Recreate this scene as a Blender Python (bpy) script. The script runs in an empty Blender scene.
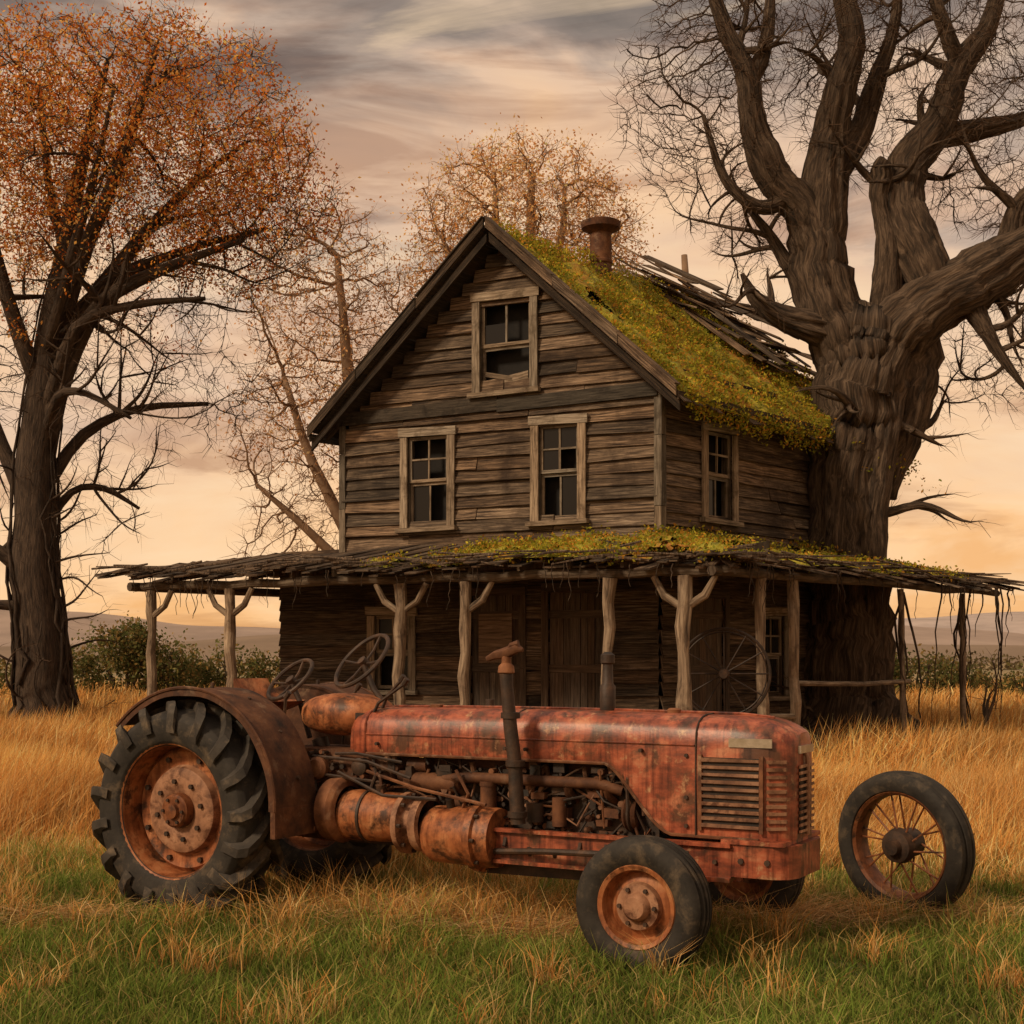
import bpy, math, random
import numpy as np
from mathutils import Vector, Matrix, noise, kdtree
random.seed(7); rng=np.random.default_rng(7)
V=Vector
scene=bpy.context.scene
def link(o,parent=None):
    scene.collection.objects.link(o)
    if parent: o.parent=parent
    return o
def empty(name,loc,rz=0,rx=0):
    e=bpy.data.objects.new(name,None); e.location=loc; e.rotation_euler=(rx,0,rz); e.empty_display_size=.3
    return link(e)
def ss(a,b,x):
    t=np.clip((x-a)/(b-a),0,1); return t*t*(3-2*t)
def gz(x,y):
    x=np.asarray(x,float); y=np.asarray(y,float)
    return ss(12,25,y)*.32+.035*np.sin(x*1.3+y*.7)*np.sin(y*1.1-x*.4)+.02*np.sin(x*3.1+1)*np.sin(y*2.7)

# ---------------------------------------------------------------- materials
def nodes(name):
    m=bpy.data.materials.new(name); m.use_nodes=True
    nt=m.node_tree; b=nt.nodes['Principled BSDF']; return m,nt,b
def ramp(nt,cols):
    r=nt.nodes.new('ShaderNodeValToRGB'); e=r.color_ramp.elements
    while len(e)>1: e.remove(e[-1])
    e[0].position=cols[0][0]; e[0].color=(*cols[0][1],1)
    for p,c in cols[1:]:
        k=e.new(p); k.color=(*c,1)
    return r
def noi(nt,vec,scale,detail=5,rough=.6,dist=0):
    n=nt.nodes.new('ShaderNodeTexNoise'); n.inputs['Scale'].default_value=scale
    n.inputs['Detail'].default_value=detail; n.inputs['Roughness'].default_value=rough
    n.inputs['Distortion'].default_value=dist; nt.links.new(vec,n.inputs['Vector']); return n
def mixc(nt,fac,a,b,mode='MIX'):
    x=nt.nodes.new('ShaderNodeMix'); x.data_type='RGBA'; x.blend_type=mode
    for s,v in ((0,fac),(6,a),(7,b)):
        if isinstance(v,(int,float)): x.inputs[s].default_value=v
        elif isinstance(v,tuple): x.inputs[s].default_value=(*v,1)
        else: nt.links.new(v,x.inputs[s])
    return x.outputs[2]
def pmat(name,cols,coord='Object',scale=(1,1,1),ns=5,detail=6,rough=.85,metal=0,bump=.4,bd=.02,bscale=None,
         second=None,second_scale=1.5,thr=(.45,.6),dist=0,third=None,third_scale=8,thr3=(.55,.7),tint=True,spec=.3,streak=None):
    m,nt,b=nodes(name); L=nt.links
    tc=nt.nodes.new('ShaderNodeTexCoord'); mp=nt.nodes.new('ShaderNodeMapping'); mp.inputs['Scale'].default_value=scale
    L.new(tc.outputs[coord],mp.inputs['Vector'])
    n=noi(nt,mp.outputs[0],ns,detail,.65,dist); r=ramp(nt,cols); L.new(n.outputs['Fac'],r.inputs['Fac']); c=r.outputs['Color']
    for col,sc,th in ((second,second_scale,thr),(third,third_scale,thr3)):
        if col:
            n2=noi(nt,tc.outputs['Object'],sc,6,.68,.3)
            r2=ramp(nt,[(th[0],(0,0,0)),(th[1],(1,1,1))]); L.new(n2.outputs['Fac'],r2.inputs['Fac'])
            c=mixc(nt,r2.outputs['Color'],c,col)
    if streak:
        mp2=nt.nodes.new('ShaderNodeMapping'); mp2.inputs['Scale'].default_value=(14,14,1.1); L.new(tc.outputs['Object'],mp2.inputs[0])
        n3=noi(nt,mp2.outputs[0],1.6,5,.65,.2); r3=ramp(nt,[(.47,(1,1,1)),(.66,streak)]); L.new(n3.outputs['Fac'],r3.inputs['Fac'])
        c=mixc(nt,1.0,c,r3.outputs['Color'],'MULTIPLY')
    if tint:
        a=nt.nodes.new('ShaderNodeAttribute'); a.attribute_name='Col'
        c=mixc(nt,1.0,c,a.outputs['Color'],'MULTIPLY')
    L.new(c,b.inputs['Base Color'])
    b.inputs['Roughness'].default_value=rough; b.inputs['Metallic'].default_value=metal
    b.inputs['Specular IOR Level'].default_value=spec
    if bump:
        nb=noi(nt,mp.outputs[0],bscale or ns*1.7,5,.7)
        bp=nt.nodes.new('ShaderNodeBump'); bp.inputs['Strength'].default_value=bump; bp.inputs['Distance'].default_value=bd
        L.new(nb.outputs['Fac'],bp.inputs['Height']); L.new(bp.outputs[0],b.inputs['Normal'])
    return m
def leafmat(name,trans=.35):
    m,nt,b=nodes(name); nt.nodes.remove(b); L=nt.links
    a=nt.nodes.new('ShaderNodeAttribute'); a.attribute_name='Col'
    d=nt.nodes.new('ShaderNodeBsdfDiffuse'); L.new(a.outputs['Color'],d.inputs[0]); o=nt.nodes['Material Output'].inputs[0]
    if trans:
        t=nt.nodes.new('ShaderNodeBsdfTranslucent'); x=nt.nodes.new('ShaderNodeMixShader')
        L.new(a.outputs['Color'],t.inputs[0]); x.inputs[0].default_value=trans
        L.new(d.outputs[0],x.inputs[1]); L.new(t.outputs[0],x.inputs[2]); L.new(x.outputs[0],o)
    else: L.new(d.outputs[0],o)
    return m
M_wood=pmat('weathered_wood',[(.31,(.010,.006,.004)),(.43,(.058,.037,.024)),(.57,(.165,.11,.070)),(.76,(.35,.25,.17))],'UV',(1.2,24,1),1.6,6,bump=1,bd=.024,dist=.6,second=(.04,.024,.015),second_scale=1.1,thr=(.5,.68))
M_trim=pmat('old_trim_wood',[(.32,(.05,.035,.024)),(.48,(.22,.165,.115)),(.72,(.42,.335,.25))],'UV',(1.5,22,1),1.6,6,bump=.9,bd=.014,dist=.5,second=(.10,.07,.045),second_scale=3,thr=(.52,.68))
M_post=pmat('porch_post_wood',[(.32,(.04,.027,.018)),(.46,(.17,.118,.078)),(.68,(.36,.27,.185))],'UV',(9,1.2,1),1.6,6,bump=.9,bd=.014,dist=.5,second=(.08,.052,.034),second_scale=3,thr=(.52,.68))
M_darkwood=pmat('dark_wood',[(.3,(.012,.009,.007)),(.55,(.05,.036,.027)),(.8,(.12,.09,.065))],'UV',(1.2,20,1),1.6,5,bump=.9,bd=.015,dist=.5)
M_door=pmat('door_wood',[(.3,(.035,.022,.015)),(.55,(.105,.07,.047)),(.8,(.20,.145,.10))],'UV',(1.2,18,1),1.6,5,bump=.8,bd=.012,dist=.5)
M_int=pmat('unlit_interior',[(.3,(.006,.005,.005)),(.7,(.02,.016,.013))],bump=0)  # near-black base colour stands in for the darkness of the rooms
M_bark=pmat('bark',[(.3,(.012,.008,.005)),(.46,(.060,.038,.024)),(.60,(.14,.092,.060)),(.8,(.25,.175,.115))],'UV',(7,1.3,1),1.7,6,bump=1,bd=.07,dist=1.2)
M_bark2=pmat('bark_dark',[(.3,(.014,.009,.006)),(.5,(.06,.038,.025)),(.8,(.15,.10,.066))],'UV',(9,2,1),1.5,5,bump=1,bd=.05,dist=.7)
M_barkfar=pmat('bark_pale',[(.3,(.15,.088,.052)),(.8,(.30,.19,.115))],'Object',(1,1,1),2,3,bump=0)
M_moss=pmat('moss',[(.3,(.06,.055,.010)),(.44,(.21,.19,.022)),(.58,(.40,.33,.035)),(.75,(.50,.36,.05))],'Object',(1,1,1),7,6,bump=1,bd=.05,second=(.38,.16,.025),second_scale=1.3,thr=(.50,.62),third=(.05,.035,.015),third_scale=3.2,thr3=(.58,.68))
RED=[(.3,(.09,.024,.012)),(.43,(.22,.048,.020)),(.54,(.36,.085,.036)),(.70,(.47,.18,.09))]
M_red=pmat('faded_red_paint',RED,'Object',(1,1,2.2),4.2,6,rough=.42,bump=.25,bd=.004,bscale=34,second=(.10,.036,.016),second_scale=5.5,thr=(.49,.62),third=(.45,.24,.12),third_scale=10,thr3=(.585,.70),spec=.5,streak=(.36,.26,.20))
M_rust=pmat('rust',[(.3,(.035,.016,.010)),(.5,(.14,.052,.022)),(.65,(.25,.10,.042)),(.8,(.33,.17,.08))],'Object',(1,1,1),5,6,rough=.75,bump=.5,bd=.006,bscale=28,third=(.30,.17,.10),third_scale=6,thr3=(.56,.7))
M_rustdark=pmat('rust_dark',[(.3,(.012,.008,.006)),(.55,(.048,.024,.013)),(.8,(.13,.06,.028))],'Object',(1,1,1),9,6,rough=.6,bump=.5,bd=.006,bscale=30,spec=.4)
M_orange=pmat('orange_rust',[(.3,(.10,.030,.011)),(.5,(.33,.108,.038)),(.7,(.47,.21,.09))],'Object',(1,1,1),5,6,rough=.5,bump=.35,bd=.005,bscale=25,second=(.07,.028,.013),second_scale=6,thr=(.51,.63),streak=(.5,.42,.36))
M_tan=pmat('faded_hub_paint',[(.3,(.13,.055,.028)),(.55,(.34,.165,.09)),(.8,(.48,.28,.165))],'Object',(1,1,1),7,6,rough=.65,bump=.35,bd=.004,bscale=30,second=(.10,.038,.018),second_scale=8,thr=(.50,.63))
M_rub=pmat('old_rubber',[(.3,(.012,.009,.007)),(.6,(.034,.027,.021)),(.8,(.10,.074,.052))],'Object',(1,1,1),8,6,rough=.75,bump=.4,bd=.006,bscale=26,third=(.13,.09,.055),third_scale=5,thr3=(.53,.75),spec=.3)
M_chrome=pmat('dull_chrome',[(.3,(.35,.28,.2)),(.8,(.6,.5,.4))],'Object',(1,1,1),12,5,rough=.35,metal=.7,bump=.1)
M_leaf=leafmat('leaf',.45); M_grass=leafmat('grass_blade',.35); M_twig=leafmat('twig',0)
m,nt,b=nodes('old_glass'); b.inputs['Base Color'].default_value=(.016,.014,.013,1); b.inputs['Roughness'].default_value=.2; b.inputs['Specular IOR Level'].default_value=.2; M_glass=m

# ---------------------------------------------------------------- mesh builder
class MB:
    def __init__(s): s.v=[];s.f=[];s.uv=[];s.c=[];s.m=[]
    def add(s,vs,fs,uvs=None,tint=1.0,m=0):
        o=len(s.v); s.v.extend(vs)
        t=tint if isinstance(tint,tuple) else (tint,tint,tint)
        for i,f in enumerate(fs):
            s.f.append([k+o for k in f]); s.m.append(m); s.c.append((*t,1,len(f)))
            if uvs: s.uv.extend(uvs[i])
            else: s.uv.extend([(vs[k][0]+vs[k][1],vs[k][2]) for k in f])
    def obj(s,name,mats,parent=None,smooth=False,bevel=0,loc=None):
        me=bpy.data.meshes.new(name); me.from_pydata([tuple(x) for x in s.v],[],s.f)
        ul=me.uv_layers.new(name='UVMap'); ul.data.foreach_set('uv',np.array(s.uv,dtype=np.float32).ravel())
        ca=me.color_attributes.new('Col','FLOAT_COLOR','CORNER')
        cc=np.repeat(np.array([c[:4] for c in s.c],dtype=np.float32),[c[4] for c in s.c],axis=0); ca.data.foreach_set('color',cc.ravel())
        me.polygons.foreach_set('material_index',s.m)
        for mm in (mats if isinstance(mats,list) else [mats]): me.materials.append(mm)
        if smooth: me.shade_smooth()
        me.update(); o=bpy.data.objects.new(name,me); link(o,parent)
        if loc: o.location=loc
        if smooth=='auto':
            md=o.modifiers.new('s','EDGE_SPLIT'); md.split_angle=math.radians(38)
        if bevel:
            md=o.modifiers.new('b','BEVEL'); md.width=bevel; md.segments=2; md.limit_method='ANGLE'
        return o
def box(mb,c,X,Y,Z,m=0,tint=1.0,jit=0):
    """X,Y,Z half vectors; UV runs along X"""
    c=V(c);X=V(X);Y=V(Y);Z=V(Z)
    vs=[]
    for sx in(-1,1):
        for sy in(-1,1):
            for sz in(-1,1):
                p=c+X*sx+Y*sy+Z*sz
                if jit: p=p+V((random.uniform(-jit,jit),random.uniform(-jit,jit),random.uniform(-jit,jit)))
                vs.append(p)
    fs=[(0,1,3,2),(4,6,7,5),(0,4,5,1),(2,3,7,6),(0,2,6,4),(1,5,7,3)]
    lx,ly,lz=X.length,Y.length,Z.length; r1=random.random()*50; r2=random.random()*50
    co=[]
    for sx in(-1,1):
        for sy in(-1,1):
            for sz in(-1,1): co.append((sx*lx,sy*ly,sz*lz))
    uvs=[]
    for i,f in enumerate(fs):
        if i<2: uvs.append([(co[k][1]*.3+r1,co[k][2]+r2) for k in f])
        elif i<4: uvs.append([(co[k][0]+r1,co[k][2]+r2) for k in f])
        else: uvs.append([(co[k][0]+r1,co[k][1]+r2) for k in f])
    mb.add(vs,fs,uvs,tint,m)
def plank(mb,p0,p1,wv,w,th,m=0,tint=None,jit=.004):
    p0=V(p0);p1=V(p1);d=(p1-p0); wv=V(wv).normalized(); n=d.cross(wv).normalized()
    if tint is None: tint=random.uniform(.6,1.35)
    if not isinstance(tint,tuple):
        k=random.uniform(-.08,.08); tint=(tint*(1+k),tint,tint*(1-k))
    box(mb,(p0+p1)/2,d/2,wv*w/2,n*th/2,m,tint,jit)
def tube(mb,pts,rad,sides=8,m=0,tint=1.0,cap=True,closed=False,rough=0,freq=1.5,groove=0,seed=0):
    pts=[V(p) for p in pts]; n=len(pts)
    if not hasattr(rad,'__len__'): rad=[rad]*n
    T=[]
    for i in range(n):
        if closed: t=pts[(i+1)%n]-pts[i-1]
        else: t=pts[min(i+1,n-1)]-pts[max(i-1,0)]
        if t.length<1e-7: t=V((0,0,1))
        T.append(t.normalized())
    u=T[0].orthogonal().normalized(); vs=[];L=0;Ls=[]
    rm=max(rad); u0=random.random()*20
    for i in range(n):
        if i: 
            L+=(pts[i]-pts[i-1]).length
        u=(u-T[i]*u.dot(T[i]))
        if u.length<1e-6:u=T[i].orthogonal()
        u.normalize(); w=T[i].cross(u); Ls.append(L)
        for k in range(sides):
            a=2*math.pi*k/sides; dr=u*math.cos(a)+w*math.sin(a); r=rad[i]
            if rough: r*=1+rough*noise.fractal((pts[i]+dr*r)*freq+V((seed,0,0)),1,2,4)
            if groove:
                at=a+L*.14; g1=1-2*abs(noise.noise(V((math.cos(at)*2.4+seed,math.sin(at)*2.4,L*.4)))); g2=1-2*abs(noise.noise(V((math.cos(at)*6+seed,math.sin(at)*6,L*.8))))
                r*=1+groove*(g1*.9+g2*.5-.9)
            vs.append(pts[i]+dr*r)
    fs=[];uvs=[];c=2*math.pi*rm
    rngn=n if closed else n-1
    for i in range(rngn):
        j=(i+1)%n; la=Ls[i]; lb=Ls[j] if j else Ls[i]+(pts[0]-pts[-1]).length
        for k in range(sides):
            k2=(k+1)%sides
            fs.append((i*sides+k,i*sides+k2,j*sides+k2,j*sides+k))
            a0=u0+c*k/sides;a1=u0+c*(k+1)/sides
            uvs.append([(a0,la),(a1,la),(a1,lb),(a0,lb)])
    if cap and not closed:
        fs.append(tuple(range(sides))[::-1]); uvs.append([(0,0)]*sides)
        fs.append(tuple((n-1)*sides+k for k in range(sides))); uvs.append([(0,0)]*sides)
    mb.add(vs,fs,uvs,tint,m)
def lathe(mb,prof,c=(0,0,0),A=(0,1,0),seg=48,m=0,tint=1.0,cap=False):
    c=V(c);A=V(A).normalized(); B=A.orthogonal().normalized(); C=A.cross(B)
    if abs(A.y)>.99: B=V((1,0,0));C=V((0,0,1))
    vs=[];fs=[]
    for ax,r in prof:
        for k in range(seg):
            a=2*math.pi*k/seg; vs.append(c+A*ax+B*(r*math.cos(a))+C*(r*math.sin(a)))
    for i in range(len(prof)-1):
        for k in range(seg):
            k2=(k+1)%seg; fs.append((i*seg+k,i*seg+k2,(i+1)*seg+k2,(i+1)*seg+k))
    if cap:
        fs.append(tuple(range(seg))); fs.append(tuple((len(prof)-1)*seg+k for k in range(seg)))
    mb.add(vs,fs,None,tint,m)
def cyl(mb,p0,p1,r,seg=14,m=0,tint=1.0,r2=None):
    p0=V(p0);p1=V(p1);d=p1-p0; lathe(mb,[(0,r),(d.length,r if r2 is None else r2)],p0,d,seg,m,tint,True)
def smooth_path(pts,n=4):
    P=[np.array(p,float) for p in pts]; P=[2*P[0]-P[1]]+P+[2*P[-1]-P[-2]]; out=[]
    for i in range(1,len(P)-2):
        for k in range(n):
            t=k/n; a,b,c,d=P[i-1:i+3]
            out.append(.5*((2*b)+(c-a)*t+(2*a-5*b+4*c-d)*t*t+(3*b-a-3*c+d)*t**3))
    out.append(P[-2]); return out
def soup(name,verts,tris,cols,mat,parent=None):
    me=bpy.data.meshes.new(name); me.vertices.add(len(verts)); me.vertices.foreach_set('co',verts.astype(np.float32).ravel())
    me.loops.add(len(tris)*3); me.loops.foreach_set('vertex_index',tris.astype(np.int32).ravel())
    me.polygons.add(len(tris)); me.polygons.foreach_set('loop_start',np.arange(len(tris),dtype=np.int32)*3)
    me.update(calc_edges=True)
    ca=me.color_attributes.new('Col','FLOAT_COLOR','POINT')
    c=np.ones((len(verts),4),np.float32); c[:,:3]=cols; ca.data.foreach_set('color',c.ravel())
    me.materials.append(mat); o=bpy.data.objects.new(name,me); return link(o,parent)
def blades_np(x,y,z,h,w,lean,az,col,tipk=1.25,curl=1.0):
    n=len(x); a=rng.uniform(0,2*np.pi,n); wx=np.cos(a)*w/2; wy=np.sin(a)*w/2
    lx=np.cos(az)*lean*h; ly=np.sin(az)*lean*h
    vs=np.zeros((n,5,3),np.float32); cs=np.zeros((n,5,3),np.float32)
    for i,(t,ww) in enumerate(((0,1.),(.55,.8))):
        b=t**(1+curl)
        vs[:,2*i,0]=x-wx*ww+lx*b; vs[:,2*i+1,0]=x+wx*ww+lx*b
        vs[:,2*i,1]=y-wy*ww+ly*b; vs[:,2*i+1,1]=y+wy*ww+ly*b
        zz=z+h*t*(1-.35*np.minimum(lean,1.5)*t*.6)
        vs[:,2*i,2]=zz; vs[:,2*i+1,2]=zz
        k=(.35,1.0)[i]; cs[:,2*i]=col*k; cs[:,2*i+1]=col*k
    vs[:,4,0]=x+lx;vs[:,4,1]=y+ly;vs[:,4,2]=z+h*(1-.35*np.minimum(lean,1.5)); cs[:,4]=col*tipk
    base=np.arange(n)[:,None,None]*5
    t=np.array([[0,1,3],[0,3,2],[2,3,4]])[None]+base
    return vs.reshape(-1,3),t.reshape(-1,3),np.clip(cs.reshape(-1,3),0,.85)
def leaves(name,cen,spread,per,size,cols,mat,parent=None,tints=None,flat=1.0):
    n=len(cen)*per; C=np.repeat(cen,per,axis=0)+rng.normal(0,1,(n,3))*np.array([1,1,flat])*spread
    a=rng.normal(0,1,(n,3)); a/=np.linalg.norm(a,axis=1)[:,None]; b=np.cross(a,rng.normal(0,1,(n,3))); b/=np.linalg.norm(b,axis=1)[:,None]
    s=rng.uniform(.6,1.3,n)[:,None]*size
    vs=np.stack([C-a*s,C-b*s*.55,C+a*s,C+b*s*.55],1).reshape(-1,3)
    t=(np.array([[0,1,2],[0,2,3]])[None]+np.arange(n)[:,None,None]*4).reshape(-1,3)
    cols=np.array(cols); ci=cols[rng.integers(0,len(cols),n)]*rng.uniform(.7,1.3,n)[:,None]
    if tints is None: tints=rng.uniform(.6,1.25,len(cen))
    ci=ci*np.repeat(tints,per)[:,None]
    return soup(name,vs,t,np.repeat(np.clip(ci,0,.85),4,axis=0),mat,parent)

# ---------------------------------------------------------------- ground / hills
def grid_obj(name,xs,ys,zf,mat):
    X,Y=np.meshgrid(xs,ys); Z=zf(X,Y); v=np.stack([X,Y,Z],-1).reshape(-1,3); nx=len(xs);ny=len(ys)
    i=np.arange((ny-1)*(nx-1)); r=i//(nx-1); c=i%(nx-1); a=r*nx+c
    t=np.concatenate([np.stack([a,a+1,a+nx+1],1),np.stack([a,a+nx+1,a+nx],1)])
    o=soup(name,v,t,np.ones((len(v),3)),mat); o.data.shade_smooth(); return o
m,nt,b=nodes('ground_soil_grass'); L=nt.links
tc=nt.nodes.new('ShaderNodeTexCoord'); sp=nt.nodes.new('ShaderNodeSeparateXYZ'); L.new(tc.outputs['Object'],sp.inputs[0])
n1=noi(nt,tc.outputs['Object'],.8,6); n2=noi(nt,tc.outputs['Object'],9,5)
near=ramp(nt,[(.35,(.05,.055,.015)),(.5,(.09,.09,.025)),(.65,(.16,.12,.045))]); L.new(n1.outputs['Fac'],near.inputs[0])
far=ramp(nt,[(.3,(.15,.085,.03)),(.5,(.28,.16,.06)),(.7,(.22,.17,.07))]); L.new(n2.outputs['Fac'],far.inputs[0])
mp=nt.nodes.new('ShaderNodeMapping'); mp.inputs['Scale'].default_value=(.012,.05,1); L.new(tc.outputs['Object'],mp.inputs[0])
n3=noi(nt,mp.outputs[0],1.2,5); vf=ramp(nt,[(.35,(.13,.10,.05)),(.5,(.27,.18,.08)),(.65,(.17,.14,.065))]); L.new(n3.outputs['Fac'],vf.inputs[0])
mr=nt.nodes.new('ShaderNodeMapRange'); mr.inputs[1].default_value=10.5; mr.inputs[2].default_value=13; L.new(sp.outputs[1],mr.inputs[0])
c=mixc(nt,mr.outputs[0],near.outputs[0],far.outputs[0])
mr2=nt.nodes.new('ShaderNodeMapRange'); mr2.inputs[1].default_value=45; mr2.inputs[2].default_value=110; L.new(sp.outputs[1],mr2.inputs[0])
c=mixc(nt,mr2.outputs[0],c,vf.outputs[0]); L.new(c,b.inputs['Base Color']); b.inputs['Roughness'].default_value=.95
bp=nt.nodes.new('ShaderNodeBump'); bp.inputs['Strength'].default_value=.6; bp.inputs['Distance'].default_value=.05; L.new(n2.outputs['Fac'],bp.inputs['Height']); L.new(bp.outputs[0],b.inputs['Normal'])
M_ground=m
xs=np.concatenate([-np.geomspace(2500,20,22),np.linspace(-18,18,120),np.geomspace(20,2500,22)])
ys=np.concatenate([[-40,-10,0],np.linspace(3,40,120),np.geomspace(42,3500,40)])
grid_obj('ground',xs,ys,lambda X,Y:gz(X,Y)*np.where(Y<60,1,.6),M_ground)
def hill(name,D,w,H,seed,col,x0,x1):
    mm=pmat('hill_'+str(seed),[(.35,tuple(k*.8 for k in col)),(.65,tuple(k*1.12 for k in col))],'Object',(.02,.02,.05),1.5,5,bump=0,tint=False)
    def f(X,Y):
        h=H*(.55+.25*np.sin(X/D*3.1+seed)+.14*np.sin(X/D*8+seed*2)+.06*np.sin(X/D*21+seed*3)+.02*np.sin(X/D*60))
        return np.maximum(h,0)*np.exp(-((Y-D)/w)**2)-1.0
    grid_obj(name,np.linspace(x0,x1,220),np.linspace(D-2*w,D+2*w,24),f,mm)
hill('hills',330,50,9,1.2,(.22,.15,.10),-400,400)  # haze painted into the base colours, paler on each farther ridge
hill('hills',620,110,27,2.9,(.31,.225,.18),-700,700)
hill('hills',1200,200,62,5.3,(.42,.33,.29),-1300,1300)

# ---------------------------------------------------------------- house
HX,HY=2.11,20.0
a2=V((-.883,.469,0)); b2=V((.66,.75,0)).normalized()
nf=V((-.469,-.883,0)); nr=V((b2.y,-b2.x,0)); nl=-nr; nb=-nf
W=5.44; LEN=5.3
def H(s,t,z): return a2*s+b2*t+V((0,0,z))
house=empty('wooden_farmhouse',(HX,HY,0))
RS,RZ=2.5,8.19; k1,k2=.913,.905
def sag(t): return -.12*math.sin(math.pi*max(0,min(1,(t+.45)/6.2)))
def rz(s): return RZ-(k1*(RS-s) if s<RS else k2*(s-RS))
def wall(mb,O,d,n,Lw,z0,z1,ops,lim=None,row=.19,miss=.006,tk=1.0):
    z=z0
    while z<z1:
        s0,s1=(0,Lw) if lim is None else lim(z+row*.7)
        s0=max(0,s0);s1=min(Lw,s1)
        if s1-s0<.15: break
        iv=[(s0,s1)]
        for (a,b,c,e) in ops:
            if c<z+row/2<e:
                nv=[]
                for (p,q) in iv:
                    if b<=p or a>=q: nv.append((p,q)); continue
                    if a>p+.03: nv.append((p,a))
                    if b<q-.03: nv.append((b,q))
                iv=nv
        for (p,q) in iv:
            x=p
            while x<q-.02:
                e=min(q,x+random.uniform(.9,2.8))
                if q-e<.4: e=q
                if random.random()>miss:
                    off=.02+random.random()*.024; dz=random.uniform(-.022,.022)
                    P0=O+d*(x+.005)+n*off+V((0,0,z+row/2+random.uniform(-.014,.014))); P1=O+d*(e-.005)+n*(off+random.uniform(-.008,.014))+V((0,0,z+row/2+dz))
                    plank(mb,P0,P1,V((0,0,1))-n*random.uniform(.16,.34),row+.024,.024,0,random.uniform(.5,1.65)*tk,jit=.007)
                x=e
        z+=row
wf=[(1.915,3.03,5.78,7.29),(3.35,4.33,3.78,5.33),(1.127,2.03,3.79,5.34)]
ww=[(.976,1.93,3.83,5.27)]
T=.13
def shr(o,t=T-.02): return (o[0]+t,o[1]-t,o[2]+t,o[3]-t)
mb=MB()
def lim(z): return RS-(RZ-.1-z)/k1, RS+(RZ-.1-z)/k2
wall(mb,H(0,0,0),a2,nf,W,3.3,8.1,[shr(o) for o in wf],lim)
wall(mb,H(0,0,0),b2,nr,LEN,3.3,5.85,[shr(o) for o in ww])
wall(mb,H(W,0,0),b2,nl,LEN,3.3,5.5,[])
wall(mb,H(0,LEN,0),a2,nb,W,.4,8.0,[],lim)
dops=[(2.22,3.07,.5,2.75),(.855,1.75,.5,2.8),(4.1,4.9,1.3,2.5)]
W2=6.7
wall(mb,H(0,0,0),a2,nf,W2,.45,3.3,dops,tk=.8)
wall(mb,H(0,0,0),b2,nr,LEN+1.2,.45,3.3,[(.7,1.6,.5,2.7),(2.6,3.4,1.2,2.5)],tk=.75)
wall(mb,H(W2,0,0),b2,nl,LEN,.45,3.3,[])
wall(mb,H(0,LEN+1.2,0),a2,nb,W2,.45,3.3,[])
mb.obj('clapboard_walls',M_wood,house)
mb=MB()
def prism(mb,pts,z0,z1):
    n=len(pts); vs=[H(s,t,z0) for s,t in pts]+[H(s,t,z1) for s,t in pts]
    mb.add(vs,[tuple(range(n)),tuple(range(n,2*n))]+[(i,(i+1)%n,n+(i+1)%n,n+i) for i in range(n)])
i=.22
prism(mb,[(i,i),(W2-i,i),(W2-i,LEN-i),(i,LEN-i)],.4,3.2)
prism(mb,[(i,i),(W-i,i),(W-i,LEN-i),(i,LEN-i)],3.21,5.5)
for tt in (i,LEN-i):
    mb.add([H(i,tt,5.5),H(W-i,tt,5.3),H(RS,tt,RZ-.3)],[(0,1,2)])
mb.obj('unlit_room_shell',M_int,house)  # dark box close behind the walls, painted as room shade
mb=MB()
for (s,t) in ((0,0),(W,0)):
    zt=5.8 if s==0 else 5.5; nn=nr if s==0 else nl; z=3.3
    while z<zt-.1:
        ze=min(zt,z+random.uniform(.5,1.1))
        plank(mb,H(s,t,z)+nf*.062,H(s,t,ze-.01)+nf*.066,a2,.11,.03,0,random.uniform(.35,.8)); plank(mb,H(s,t,z)+nn*.062,H(s,t,ze-.01)+nn*.062,b2,.11,.03,0,random.uniform(.35,.7)); z=ze
for s0,s1 in ((0,2.6),(2.6,W)): plank(mb,H(s0,0,5.60)+nf*.085,H(s1,0,5.57)+nf*.085,V((0,0,1)),.2,.035,0,.2)
plank(mb,H(0,0,5.42)+nr*.07,H(0,LEN,5.42)+nr*.07,V((0,0,1)),.16,.03,0,.3)
mg=MB()
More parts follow.
